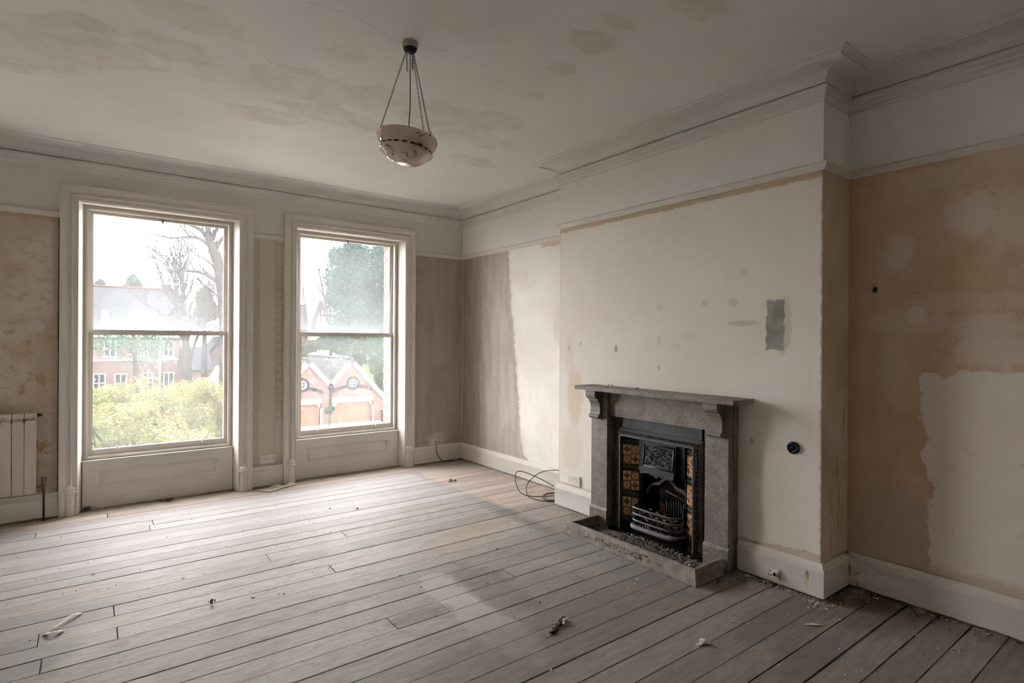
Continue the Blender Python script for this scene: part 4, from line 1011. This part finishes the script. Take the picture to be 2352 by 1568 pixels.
def hwin(x0, x1, z0, z1):
    f = MB(); t = .13
    rect_frame(f, x0, x1, z0, z1, HY - .08, HY + .05, t, t, t, t); f.box((x0+x1)/2 - .06, (x0+x1)/2 + .06, HY - .07, HY + .04, z0 + t, z1 - t); f.box(x0 + t, x1 - t, HY - .07, HY + .04, (z0+z1)/2 - .06, (z0+z1)/2 + .06); f.box(x0 - .15, x1 + .15, HY - .25, HY, z0 - .18, z0)
    W_ = gpart(f, house, 'window', M_WHITE); g = MB().box(x0 + .05, x1 - .05, HY - .03, HY + .03, z0 + .05, z1 - .05)
    b = house.location; g.v = [(v[0]-b.x, v[1]-b.y, v[2]-b.z) for v in g.v]; g.build('pane', M_PANE, W_)
for a, b, t, u in ((243, 272, 783, 819), (325, 346, 783, 819), (379, 404, 783, 819), (170, 198, 783, 819), (218, 248, 857, 902), (268, 297, 857, 902), (331, 357, 855, 900), (380, 405, 854, 900), (160, 190, 857, 902)):
    z1 = xz((a+b)/2, t, HY)[1]; z0 = xz((a+b)/2, u, HY)[1]; hwin(xz(a, 0, HY)[0], xz(b, 0, HY)[0], z0, z1)
for a in (237, 346):
    xs0, xs1 = xz(a, 0, HY + 1.4)[0], xz(a + 17, 0, HY + 1.4)[0]; sl_ = (rz - ez + .1) / 4.9
    m = MB(); m.prism([(HY + q, ez - .1 + (q + .4) * sl_ + h) for q, h in ((1.2, .03), (2.0, .03), (2.0, .14), (1.2, .14))], 'x', xs0, xs1); gpart(m, house, 'skylight', M_WHITE)
gpart(MB().tube([(xz(372, 0, HY)[0], HY - .2, ez), (xz(372, 0, HY)[0], HY - .2, GZ)], .16, 6), house, 'downpipe', M_WHITE, None, 'all')

# ---- low outbuilding right of the house
AY = 68.0
ax0, ax1 = xz(432, 0, AY)[0], xz(489, 0, AY)[0]; az = xz(460, 847, AY)[1]
ann = empty('outbuilding', ((ax0 + ax1) / 2, AY, GZ)); tag(ann, 'low brick outbuilding with a pale slate roof right of the brick house', 'outbuilding')
gpart(MB().box(ax0, ax1, AY, AY + 6, GZ, az), ann, 'wall', M_BRICK2); gpart(MB().prism([(AY - .3, az - .1), (AY + 3, xz(460, 795, AY + 3)[1]), (AY + 6.3, az - .1)], 'x', ax0 - .2, ax1 + .2), ann, 'roof', M_ROOF2)
gx0, gx1 = xz(478, 0, 84)[0], xz(512, 0, 84)[0]; gzb = xz(495, 822, 84)[1]; gzt = xz(500, 800, 84)[1]
ga = empty('gabled_cottage', (gx0, 84, GZ)); tag(ga, 'red brick gabled cottage glimpsed at the right edge of the near window', 'cottage')
gpart(MB().prism([(gx0, GZ), (gx1 + 3, GZ), (gx1 + 3, gzb), ((gx0 + gx1) / 2 + 1, gzt + 1.2), (gx0, gzb)], 'y', 84, 90), ga, 'gable_wall', M_BRICK2); gpart(MB().prism([(gx0 - .5, gzb - .3), ((gx0+gx1)/2 + 1, gzt + 1.35), ((gx0+gx1)/2 + 1, gzt + 1.75), (gx0 - .5, gzb + .1)], 'y', 83.5, 90.5), ga, 'roof_slope', M_ROOF2)
px0, px1 = xz(492, 0, 50)[0], xz(522, 0, 50)[0]; pzt = xz(508, 842, 50)[1]; pzb = xz(508, 880, 50)[1]
po = empty('white_gable_porch', (px0, 50, GZ)); tag(po, 'small white gabled porch roof at the right edge of the near window', 'porch')
gpart(MB().prism([(px0, pzb), ((px0+px1)/2 + .3, pzt), (px1 + .6, pzb)], 'y', 50, 53), po, 'gable', M_WHITE); gpart(MB().box(px0 + .25, px1 + .3, 50.1, 53, GZ, pzb), po, 'wall', M_BRICK2)

# ---- half-timbered house seen over the garages
TY = 70.0
tx0, tz0 = xz(714, 757, TY); tx1 = xz(764, 757, TY)[0]; tax, taz = xz(737, 692, TY)
tim = empty('timbered_house', ((tx0 + tx1) / 2, TY, GZ)); tag(tim, 'half-timbered gable house with slate roof beyond the garages', 'house')
gpart(MB().prism([(tx0, GZ), (tx1, GZ), (tx1, tz0), (tax, taz), (tx0, tz0)], 'y', TY, TY + 8), tim, 'gable_wall', simple('white_render', (.13, .13, .125), .8, .1, 0, .05))
def bar(a, b, wd=.2): return MB().tube([(a[0], TY - .06, a[1]), (b[0], TY - .06, b[1])], wd, 4)
hgt = taz - tz0
for a, b, wd in (((tx0, tz0), (tax, taz), .28), ((tx1, tz0), (tax, taz), .28), ((tx0 + .2, tz0), (tx1 - .2, tz0), .2), ((tx0 + (tax-tx0)*.55, tz0 + hgt*.52), (tx1 + (tax-tx1)*.55, tz0 + hgt*.52), .14), ((tax, tz0), (tax, taz - .4), .12), ((tax - .75, tz0), (tax - .75, tz0 + hgt*.52), .1), ((tax + .75, tz0), (tax + .75, tz0 + hgt*.52), .1)):
    gpart(bar(a, b, wd), tim, 'timber', M_BARK)
rx0 = xz(640, 0, TY + 2)[0]; rzt = xz(705, 702, TY + 6)[1]
gpart(MB().prism([(TY + 1, tz0), (TY + 6, rzt), (TY + 11, tz0)], 'x', rx0, tax), tim, 'roof', M_ROOF2); gpart(MB().box(rx0, tx0 + .5, TY + 1.4, TY + 10, GZ, tz0), tim, 'wall', M_BRICK2)
gpart(MB().tube([(rx0, TY + 6, rzt), (tax, TY + 6, rzt)], .15, 6), tim, 'ridge_tiles', M_RIDGE)

# ---- trees
def leaves(centres, n, size, rng, flat=.6):
    """n small leaf cards scattered through ellipsoids [(centre, radii, weight)]"""
    W_ = np.array([c[2] for c in centres], float); W_ /= W_.sum(); idx = rng.choice(len(centres), n, p=W_)
    C = np.array([c[0] for c in centres])[idx]; R = np.array([c[1] for c in centres])[idx]
    d = rng.normal(size=(n, 3)); d /= np.linalg.norm(d, axis=1)[:, None]; rad = rng.random(n) ** (1/2.4)
    P = C + d * R * rad[:, None]
    a = rng.normal(size=(n, 3)); a[:, 2] *= flat; a /= np.linalg.norm(a, axis=1)[:, None]
    b = np.cross(a, rng.normal(size=(n, 3))); b /= np.linalg.norm(b, axis=1)[:, None] + 1e-9
    s = size * rng.uniform(.6, 1.35, n)[:, None]
    V = np.stack([P - a*s, P + b*s*.55, P + a*s, P - b*s*.55], 1).reshape(-1, 3)
    return V, np.arange(4*n).reshape(n, 4)
def foliage(root, centres, n, size, mat, seed, name='foliage', flat=.6):
    V, Fc = leaves(centres, n, size, np.random.default_rng(seed), flat); b = root.location; V = V - np.array([b.x, b.y, b.z])
    me = bpy.data.meshes.new(name); me.from_pydata(V.tolist(), [], Fc.tolist()); me.materials.append(mat); me.update()
    o = bpy.data.objects.new(name, me); COL.objects.link(o); o.parent = root; o['kind'] = 'stuff'; return o
def branch(m, p, d, ln, r, depth, rng, spread=.55, up=.15, kids=(2, 3), sides=5, rmin=.013):
    n = 4; pts = [p]; rr = [r]; dd = d.normalized()
    for k in range(n):
        dd = (dd + Vector((rng.uniform(-1, 1), rng.uniform(-1, 1), rng.uniform(-1, 1))) * .16 + Vector((0, 0, up * .3))).normalized()
        pts.append(pts[-1] + dd * ln / n); rr.append(max(rmin, r * (1 - .45 * (k+1) / n)))
    m.tube(pts, rr, sides if depth > 1 else 3, caps=False)
    if depth <= 0: return
    for k in range(rng.randint(*kids) + (1 if depth == 1 else 0)):
        i = rng.randint(1, n); nd = (dd + Vector((rng.uniform(-1, 1), rng.uniform(-1, 1), rng.uniform(-.5, 1))) * spread * 1.6).normalized()
        branch(m, pts[i], nd, ln * rng.uniform(.55, .8), rr[i] * .62, depth - 1, rng, spread, up, kids, sides, rmin)
def limb(m, pxs, Y, r0, r1, rng, twigs=4, tl=1.5, depth=2, dy=0.0):
    pts = [PX(a, b, Y + dy * i) for i, (a, b) in enumerate(pxs)]; pts = catmull(pts, 3); n = len(pts)
    rr = [r0 + (r1 - r0) * i / (n - 1) for i in range(n)]; m.tube(pts, rr, 7, caps=False)
    for k in range(twigs):
        i = rng.randint(max(1, n // 3), n - 1); d = (pts[i] - pts[i-1]).normalized()
        nd = (d + Vector((rng.uniform(-1, 1), rng.uniform(-1, 1), rng.uniform(-.3, 1))) * .7)
        branch(m, pts[i], nd, tl * rng.uniform(.6, 1.2), rr[i] * .5, depth, rng)
    branch(m, pts[-1], pts[-1] - pts[-2], tl, r1, depth, rng)
def bare_tree(name, label, base_px, Y, limbs, seed, mat=M_BARK, tl=1.5):
    b = PX(base_px, 1000, Y); root = empty(name, (b.x, Y, GZ)); tag(root, label, 'tree', 'bare trees outside the near window'); rg_ = random.Random(seed); m = MB()
    for pxs, r0, r1, tw, dp in limbs: limb(m, pxs, Y, r0, r1, rg_, tw, tl, dp)
    bs = limbs[0][0][0]; p = PX(*bs, Y); m.tube([(p.x, Y, GZ), p], [limbs[0][1] * 1.25, limbs[0][1]], 8, caps=False)
    gpart(m, root, 'trunk_and_branches', mat, None, 'all'); return root
bare_tree('bare_tree', 'tall bare tree leaning in from the right of the near window', 527, 28, [
    ([(524, 980), (524, 820), (519, 720), (507, 630), (492, 578)], .55, .26, 3, 2), ([(492, 578), (480, 540), (476, 500), (470, 440)], .2, .08, 5, 2), ([(490, 575), (470, 555), (445, 545), (408, 546)], .13, .05, 3, 2),
    ([(488, 570), (468, 535), (450, 522), (428, 515)], .15, .05, 4, 2), ([(494, 575), (505, 555), (520, 535), (540, 500)], .12, .06, 4, 2), ([(512, 660), (490, 640), (460, 625), (426, 622)], .17, .06, 4, 2), ([(505, 640), (488, 610), (470, 595), (456, 588)], .06, .03, 3, 1), ([(518, 700), (535, 680), (560, 640)], .15, .06, 4, 2), ([(515, 690), (500, 680), (485, 668)], .09, .04, 6, 3), ([(476, 520), (462, 500), (440, 470)], .08, .03, 7, 3), ([(482, 545), (500, 520), (505, 480)], .08, .03, 7, 3), ([(445, 545), (430, 535), (415, 520)], .04, .02, 5, 2), ([(519, 760), (495, 745), (470, 750)], .05, .025, 6, 3), ([(519, 740), (500, 720), (480, 700)], .05, .025, 6, 3)], 4, tl=1.0)
bare_tree('bare_tree', 'bare many-stemmed tree standing before the brick house', 430, 44, [
    ([(430, 960), (430, 860), (427, 790), (421, 720), (419, 650), (415, 618)], .36, .12, 12, 3), ([(428, 800), (414, 740), (408, 690), (404, 640)], .17, .07, 12, 3), ([(416, 745), (400, 700), (380, 670), (372, 640)], .13, .05, 10, 3), ([(428, 790), (425, 730), (412, 700), (410, 650)], .14, .06, 8, 3), ([(430, 860), (445, 800), (455, 770), (480, 760)], .12, .05, 8, 3),
    ([(419, 640), (405, 615), (390, 605), (375, 600)], .10, .04, 9, 3), ([(418, 640), (425, 615), (430, 600)], .10, .04, 9, 3), ([(426, 800), (438, 760), (452, 740), (470, 725)], .12, .05, 8, 3), ([(404, 700), (385, 725), (365, 715)], .08, .04, 7, 3)], 9, tl=1.7)
bare_tree('bare_tree', 'thin bare branches rising beside the evergreen in the far window', 748, 53, [([(760, 760), (748, 700), (738, 650), (731, 615)], .16, .06, 5, 2), ([(742, 680), (730, 655), (722, 645)], .08, .04, 3, 2), ([(703, 740), (700, 700), (697, 680)], .1, .05, 6, 2)], 17, tl=1.4)

def leafy(name, label, px, Y, blobs, n, size, mat, seed, cat='tree', trunk=.3, flat=.6, group=None):
    b = PX(px, 900, Y); root = empty(name, (b.x, Y, GZ)); tag(root, label, cat, group)
    cs = []
    for a, c, ra, rb, dyy, w in blobs:
        p = PX(a, c, Y + dyy); sc_ = (Y + dyy - CAM.y) / 1285.56 * 1.02
        cs.append(((p.x, Y + dyy, p.z), (ra * sc_, max(ra, rb) * sc_ * .8, rb * sc_), w))
    foliage(root, cs, n, size, mat, seed, flat=flat)
    zt = max(c[0][2] for c in cs); cx_ = sum(c[0][0] for c in cs) / len(cs)
    gpart(MB().tube([(b.x, Y, GZ), ((b.x + cx_)/2, Y, (GZ + zt)/2), (cx_, Y, zt)], [trunk, trunk * .8, trunk * .3], 7), root, 'trunk', M_BARK, None, 'all')
    return root
M_EVG = m_leaf('dark_evergreen_leaf', (.010, .028, .021), (.024, .048, .035)); M_GRN = m_leaf('green_leaf', (.014, .040, .023), (.032, .062, .037)); M_YEL = m_leaf('spring_maple_leaf', (.056, .063, .022), (.102, .100, .046)); M_OLV = m_leaf('olive_leaf', (.025, .032, .016), (.045, .050, .027))
M_PINK = m_leaf('pink_blossom', (0.0469, 0.0246, 0.0201), (0.0558, 0.0335, 0.0268))
leafy('evergreen_tree', 'huge dark evergreen tree filling the far window behind the garages', 820, 52, [(790, 640, 45, 55, 0, 1.2), (830, 610, 50, 50, 0, 1.2), (870, 650, 45, 70, 0, 1.3), (800, 720, 50, 60, 0, 1.4), (850, 740, 55, 70, 0, 1.6), (775, 590, 22, 25, 0, .35), (810, 570, 25, 18, 0, .3), (765, 680, 18, 25, 0, .3), (880, 590, 30, 40, 0, .6), (780, 775, 35, 35, 0, .6), (830, 800, 60, 40, 0, .9), (900, 720, 30, 90, 0, .9)], 30000, .20, M_EVG, 1, trunk=.6)
leafy('cypress', 'bright green clipped cypress beside the right garage gable', 872, 44, [(868, 820, 20, 50, 0, 1), (880, 870, 18, 45, 0, 1), (858, 785, 14, 22, 0, .4)], 9000, .13, M_GRN, 2)
leafy('hedge_shrub', 'yellow-green shrubs growing behind the garage roofs', 740, 56, [(712, 795, 22, 14, 0, 1), (745, 788, 22, 16, 0, 1), (780, 800, 22, 14, 0, 1), (695, 810, 12, 14, 0, .5)], 4500, .16, M_OLV, 3, 'shrub', .1)
leafy('ivy_clad_tree', 'ivy-clad tree standing between the bare trees in the near window', 468, 50, [(470, 690, 16, 28, 0, 1), (480, 715, 20, 20, 0, 1), (462, 725, 14, 22, 0, .7)], 5000, .17, M_OLV, 4)
leafy('garden_tree', 'green-leaved garden tree in front of the brick house windows', 318, 58, [(290, 780, 60, 30, 0, 1), (345, 790, 40, 30, 0, 1), (250, 790, 40, 25, 0, .8), (330, 830, 40, 22, 0, .35), (300, 740, 50, 25, 0, .5)], 1500, .15, M_GRN, 5, trunk=.25)
leafy('distant_tree', 'rounded tree poking above the house roof ridge', 305, 110, [(307, 652, 14, 12, 0, 1), (306, 640, 8, 9, 0, .5), (300, 660, 16, 8, 0, .7)], 1800, .26, M_EVG, 6, group='trees behind the roof')
leafy('distant_tree', 'small tree top at the far left of the house ridge', 229, 110, [(229, 652, 9, 5, 0, 1), (231, 647, 5, 5, 0, .4)], 700, .24, M_EVG, 7, group='trees behind the roof')
leafy('pot_climber', 'small green climber growing at the foot of the garage downpipe', 756, 37, [(754, 942, 9, 8, 0, 1), (762, 938, 7, 7, 0, .8), (757, 962, 3, 14, 0, .2)], 700, .07, M_GRN, 8, 'climber', .04)

# spring maple below the near window
mp = PX(365, 900, 11.0); maple = empty('maple_tree', (mp.x, 11.0, GZ)); tag(maple, 'spreading yellow-green maple crown just below the near window', 'tree')
rg_ = random.Random(21); tb = MB(); cl = []
for k in range(15):
    a = 2*PI*k/15 + rg_.uniform(-.2, .2); p = Vector((mp.x + rg_.uniform(-.1, .1), 11 + rg_.uniform(-.1, .1), -4.3 + rg_.uniform(0, 1.2))); d = Vector((math.cos(a), math.sin(a) * .9, rg_.uniform(.7, 1.9))).normalized()
    branch(tb, p, d, rg_.uniform(2.0, 2.9), .07, 3, rg_, .5, .1, (2, 3), 5, .004)
tb.tube([(mp.x, 11, GZ), (mp.x + .05, 11, -4.0), (mp.x, 11.1, -3.0)], [.2, .15, .08], 8)
gpart(tb, maple, 'branches', M_BARK2, None, 'all')
for k in range(190):
    a = rg_.uniform(0, 2*PI); r_ = 3.15 * math.sqrt(rg_.random()); x_, y_ = mp.x + r_*math.cos(a), 11 + r_*math.sin(a)
    top = .42 - .10 * r_ - .012 * r_**2; z_ = top - (rg_.random() ** 1.3) * 2.6
    cl.append(((x_, y_, z_), (rg_.uniform(.25, .6), rg_.uniform(.25, .6), rg_.uniform(.10, .26)), 1.0))
foliage(maple, cl, 62000, .034, M_YEL, 31, flat=.4)
foliage(maple, [c for i, c in enumerate(cl) if i % 7 == 0], 2600, .04, M_PINK, 32, 'blossom', .3)
dx, dz = xz(880, 944, 37); dx1 = xz(889, 944, 37)[0]
bn = tag(empty('dark_bin', ((dx + dx1)/2, 37, GZ)), 'dark grey bin standing at the right end of the garages', 'bin')
gpart(MB().box(dx, dx1 + .2, 36.8, 37.4, GZ, dz - .15), bn, 'bin_body', M_DGREY); gpart(MB().box(dx - .05, dx1 + .25, 36.75, 37.45, dz - .12, dz), bn, 'bin_lid', M_DGREY)

# ================================================================= litter on the floor
def shard(m, c, r, h, rng, n=6):
    """a small flat irregular chip"""
    ang = sorted(rng.uniform(0, 2*PI) for _ in range(n)); a0 = rng.uniform(0, 6.28); el = rng.uniform(.4, 1)
    pts = [(r * math.cos(a) * rng.uniform(.6, 1.1), r * el * math.sin(a) * rng.uniform(.6, 1.1)) for a in ang]
    pts = [(x*math.cos(a0) - y*math.sin(a0), x*math.sin(a0) + y*math.cos(a0)) for x, y in pts]; t = rng.uniform(-.5, .5); u = rng.uniform(-.5, .5)
    lo = [(c[0]+x, c[1]+y, c[2] + max(0, x*t + y*u)) for x, y in pts]; hi = [(c[0]+x*.9, c[1]+y*.9, c[2] + h + max(0, x*t + y*u)) for x, y in pts]
    m.loft([lo, hi], True, True)
def ribbon(m, pts, wd, th=.001):
    """a curled strip of paper or paint: pts with per-point height"""
    pts = [Vector(p) for p in pts]; rings = []
    for i, p in enumerate(pts):
        d = pts[min(i+1, len(pts)-1)] - pts[max(i-1, 0)]; sd = Vector((-d.y, d.x, 0)); sd = sd.normalized() if sd.length > 0 else Vector((1,0,0))
        w_ = wd[i] if isinstance(wd, (list, tuple)) else wd
        rings.append([p + sd*w_/2, p - sd*w_/2, p - sd*w_/2 + Vector((0,0,th)), p + sd*w_/2 + Vector((0,0,th))])
    m.loft(rings, True, True); return m
FZ = .0015
def litter(name, label, cat, loc, m, mat):
    m.v = [tuple(Vector(v) - Vector(loc)) for v in m.v]; return tag(inst(name, m.mesh(name, mat), None, loc), label, cat)
rg = random.Random(77)
# torn wallpaper sheet lying by the pier
m = MB(); nx, ny = 12, 5; A, B_, C_ = Vector((-2.43, -.105, 0)), Vector((-2.365, -.262, 0)), Vector((-2.045, -.108, 0)); vs = []; fs = []
for i in range(nx + 1):
    for j in range(ny + 1):
        u, v = i / nx, j / ny
        p = A.lerp(B_, 0) * 0 + B_.lerp(C_, u) + (Vector((-.06, .13, 0)) * (1 - u*.55)) * v * (1 if i % 3 else .8)
        hgt = .004 + (.030 * math.exp(-((u - .45) / .16) ** 2) + .026 * math.exp(-((u - .85) / .10) ** 2)) * (v ** 1.2) + rg.uniform(0, .003)
        vs.append((p.x, min(p.y, -.05), FZ + hgt))
for i in range(nx):
    for j in range(ny): a = i*(ny+1)+j; fs.append((a, a+1, a+ny+2, a+ny+1))
m.add(vs, fs); n0 = len(vs); m.add([(x, y, z + .0012) for x, y, z in vs], [tuple(reversed(f)) for f in fs])
litter('wallpaper_scrap', 'torn sheet of pale wallpaper on the floor below the pier', 'paper', (-2.24, -.16, 0), m, M_PAPER)
m = MB(); ribbon(m, [(-3.93, -2.36, FZ+.001), (-3.90, -2.34, FZ+.012), (-3.87, -2.29, FZ+.010), (-3.83, -2.235, FZ+.016), (-3.79, -2.20, FZ+.003)], [.02, .016, .014, .016, .022]); litter('paper_curl', 'long curled sliver of white paper near the left foreground', 'paper', (-3.88, -2.3, 0), m, M_DEBR)
m = MB(); ribbon(m, [(-3.935, -2.355, FZ), (-3.915, -2.395, FZ+.014), (-3.885, -2.40, FZ+.016), (-3.862, -2.37, FZ+.002)], .022); litter('paper_curl', 'short folded paper piece beside the long curled sliver', 'paper', (-3.9, -2.38, 0), m, M_DEBR)
def clump(c, r, n, h=.012):
    m = MB()
    for k in range(n): shard(m, (c[0] + rg.gauss(0, r*.45), c[1] + rg.gauss(0, r*.45), FZ + rg.uniform(0, h*.6)), r * rg.uniform(.25, .6), h * rg.uniform(.3, .8), rg)
    return m
for nm, lb, ct, c, r, n, h, mt in [
    ('plaster_crumb', 'brown crumb lying alone in the left foreground boards', 'crumb', (-3.204, -2.502), .016, 6, .022, M_DEBR2),
    ('plaster_crumb', 'dark three-cornered scrap on bare boards before the far corner', 'crumb', (-.701, -.958), .045, 7, .014, M_DEBR2),
    ('plaster_crumb', 'dark leaf litter lying under the near window panel', 'crumb', (-3.177, -.005), .055, 9, .010, M_DEBR2),
    ('plaster_crumb', 'brown lump at the left foot of the near window', 'crumb', (-3.765, .045), .022, 6, .030, M_DEBR2),
    ('plaster_crumb', 'small dark crumb between the windows and the hearth, leftmost of two', 'crumb', (-2.07, -1.144), .010, 4, .012, M_DEBR2),
    ('plaster_crumb', 'pale crumb on the bright boards before the far window', 'crumb', (-1.555, -1.485), .013, 5, .014, M_DEBR),
    ('plaster_crumb', 'small dark crumb beside the board joint in mid floor', 'crumb', (-1.876, -1.284), .014, 5, .016, M_DEBR2),
    ('paint_flake', 'upturned cream flake next to the dark bark strip', 'flake', (-1.907, -3.889), .026, 3, .010, M_DEBR),
    ('paint_flake', 'pale broken flakes on the boards right of centre foreground', 'flake', (-1.324, -4.379), .040, 8, .008, M_DEBR),
    ('paint_flake', 'buff plaster flake near the lower right corner', 'flake', (-.394, -5.182), .026, 4, .012, M_DEBR),
    ('paint_flake', 'white scrap on the boards before the kerb', 'flake', (-.991, -3.695), .040, 4, .004, M_DEBR),
    ('paint_flake', 'small white flake in the centre foreground', 'flake', (-2.089, -4.115), .016, 3, .006, M_DEBR),
    ('paint_flake', 'cream chip left of the dark bark strip', 'flake', (-2.05, -3.839), .012, 3, .007, M_DEBR),
    ('paint_flake', 'thin dark fragment on the boards behind the bark strip', 'flake', (-1.704, -3.585), .014, 3, .007, M_DEBR2)]:
    litter(nm, lb, ct, (c[0], c[1], 0), clump(c, r, n, h), mt)
m = MB(); ribbon(m, [(-.735, -4.60, FZ), (-.70, -4.625, FZ+.003), (-.655, -4.665, FZ)], [.006, .028, .004]); litter('paper_sliver', 'white pointed paper sliver near the skirting socket', 'paper', (-.7, -4.63, 0), m, M_DEBR)
m = MB()                                          # bark strip: ragged dark splinter with debris
for k in range(26):
    t = k / 25; c = Vector((-1.87, -3.885, 0)).lerp(Vector((-1.72, -3.80, 0)), t); shard(m, (c.x + rg.gauss(0, .006), c.y + rg.gauss(0, .006), FZ + rg.uniform(0, .008)), rg.uniform(.008, .020), rg.uniform(.004, .012), rg, 7)
litter('bark_strip', 'ragged dark splinter of bark on the centre foreground boards', 'debris', (-1.79, -3.84, 0), m, M_DEBR2)
m = MB(); ribbon(m, [(-1.775, -3.86, FZ+.012), (-1.75, -3.835, FZ+.02), (-1.725, -3.835, FZ+.018), (-1.71, -3.85, FZ+.006)], [.012, .014, .02, .022]); litter('paint_flake', 'cream curl of paint lying on the bark strip', 'flake', (-1.745, -3.84, .008), m, M_DEBR)
m = MB(); ribbon(m, [(-2.52, -2.41, FZ), (-2.47, -2.36, FZ+.001)], .004); litter('splinter', 'thin dark splinter beside the board end in mid floor', 'debris', (-2.49, -2.38, 0), m, M_DEBR2)
# uncountable fine dirt
def dirt(name, label, spots, mat, seed, size=(.003, .009)):
    r_ = random.Random(seed); m = MB()
    for (x0, y0), (x1, y1), sp, n in spots:
        for k in range(n):
            t = r_.random(); x, y = x0 + (x1-x0)*t + r_.gauss(0, sp), y0 + (y1-y0)*t + r_.gauss(0, sp)
            if x > -.375 and -4.55 < y < -2.19: x = -.385 - abs(r_.gauss(0, sp))
            if x > -.04: x = -.045 - abs(r_.gauss(0, .02))
            if y > -.06 and not (-3.8 < x < -2.6 or -2.0 < x < -.82): y = -.07
            y = min(y, .06)
            if x > -.83 and -4.0 < y < -2.79 : continue
            shard(m, (x, y, FZ), r_.uniform(*size) * (1 if r_.random() < .9 else 2), r_.uniform(.0015, .005), r_, 5)
    o = tag(m.build(name, mat), label, 'debris'); o['kind'] = 'stuff'; return o
dirt('plaster_dust', 'fine pale plaster flakes strewn along the skirtings and hearth', [((-.40, -4.02), (-.42, -4.55), .025, 150), ((-.42, -4.06), (-.75, -4.02), .03, 60), ((-.42, -4.58), (-.10, -4.60), .05, 60), ((-.07, -4.6), (-.07, -5.5), .03, 60), ((-.40, -2.30), (-.42, -2.75), .03, 60), ((-.45, -2.0), (-.6, -2.6), .14, 50), ((-.6, -4.3), (-.2, -5.2), .22, 60), ((-.95, -2.8), (-1.1, -4.2), .22, 45), ((-3.9, -1.0), (-.8, -4.0), .7, 120), ((-3.0, -3.3), (-1.0, -4.6), .5, 60)], M_DEBR, 41)
dirt('dark_dirt', 'fine dark dirt scattered over the boards and under the windows', [((-3.8, .03), (-2.62, .03), .02, 70), ((-2.0, .03), (-.83, .03), .02, 60), ((-.66, -.05), (-.05, -.05), .012, 40), ((-4.3, -.06), (-4.0, -.06), .012, 30), ((-4.0, -.6), (-.6, -2.2), .6, 70), ((-4.0, -2.2), (-1.0, -4.5), .7, 80), ((-.05, -4.6), (-.05, -6.0), .015, 80), ((-.40, -4.05), (-.40, -4.5), .01, 60)], M_DEBR2, 42, (.0015, .0048))
# ash and rubble on the hearth
r_ = random.Random(8); m = MB()
for k in range(950):
    y = r_.gauss(FC - .02, .20); x = -.60 + r_.gauss(0, .09)
    if not (FC - .55 < y < FC + .52 and -.745 < x < -.46): continue
    if x > -.478 and abs(y - FC) > .40: continue
    hp = .030 * math.exp(-((y - FC) / .25) ** 2 - ((x + .52) / .09) ** 2)
    shard(m, (x, y, .012 + r_.uniform(0, hp)), r_.uniform(.005, .018), r_.uniform(.003, .012), r_, 5)
tag(m.build('hearth_ash', M_ASH), 'grey ash and rubble heaped on the hearth inside the kerb', 'ash')['kind'] = 'stuff'
m = MB()
for k in range(260):
    y = FC + r_.uniform(-.18, .18); x = r_.uniform(-.435, -.30); shard(m, (x, y, .078 + r_.uniform(0, .12)), r_.uniform(.008, .02), r_.uniform(.006, .016), r_, 5)
tag(m.build('grate_rubble', M_ASH), 'dark rubble and cinders lying behind the grate bars', 'rubble')['kind'] = 'stuff'
for lb, c, r0 in (('largest white flake leaning by the grate foot on the hearth', (-.58, FC - .395), .034), ('white flake beside the largest one on the hearth', (-.60, FC - .43), .024), ('white chip lying nearest the kerb corner on the hearth', (-.645, FC - .40), .012)):
    m = MB(); shard(m, (c[0], c[1], .020), r0, .006, r_, 7); litter('plaster_flake', lb, 'flake', (c[0], c[1], .014), m, M_DEBR)
for lb, y, r0, mt in (('buff lump of plaster on the mantel shelf', -2.92, .020, M_DEBR), ('dark crumb in the middle of the mantel shelf', -3.20, .012, M_DEBR2), ('flat pale scrap near the left end of the mantel shelf', -2.80, .03, M_DEBR)):
    m = MB()
    for k in range(5): shard(m, (-.42 + r_.gauss(0, .008), y + r_.gauss(0, r0*.6), 1.1305 + r_.uniform(0, r0*.4)), r0 * r_.uniform(.4, .8), r0 * (.5 if 'flat' not in lb else .08), r_)
    litter('plaster_flake', lb, 'flake', (-.42, y, 1.13), m, mt)
m = MB()
for k in range(90): shard(m, (r_.uniform(-.54, -.36), FC + r_.uniform(-.7, .7), 1.1302), r_.uniform(.002, .007), r_.uniform(.001, .003), r_, 5)
tag(m.build('shelf_dust', M_DEBR), 'fine plaster dust along the mantel shelf', 'dust')['kind'] = 'stuff'
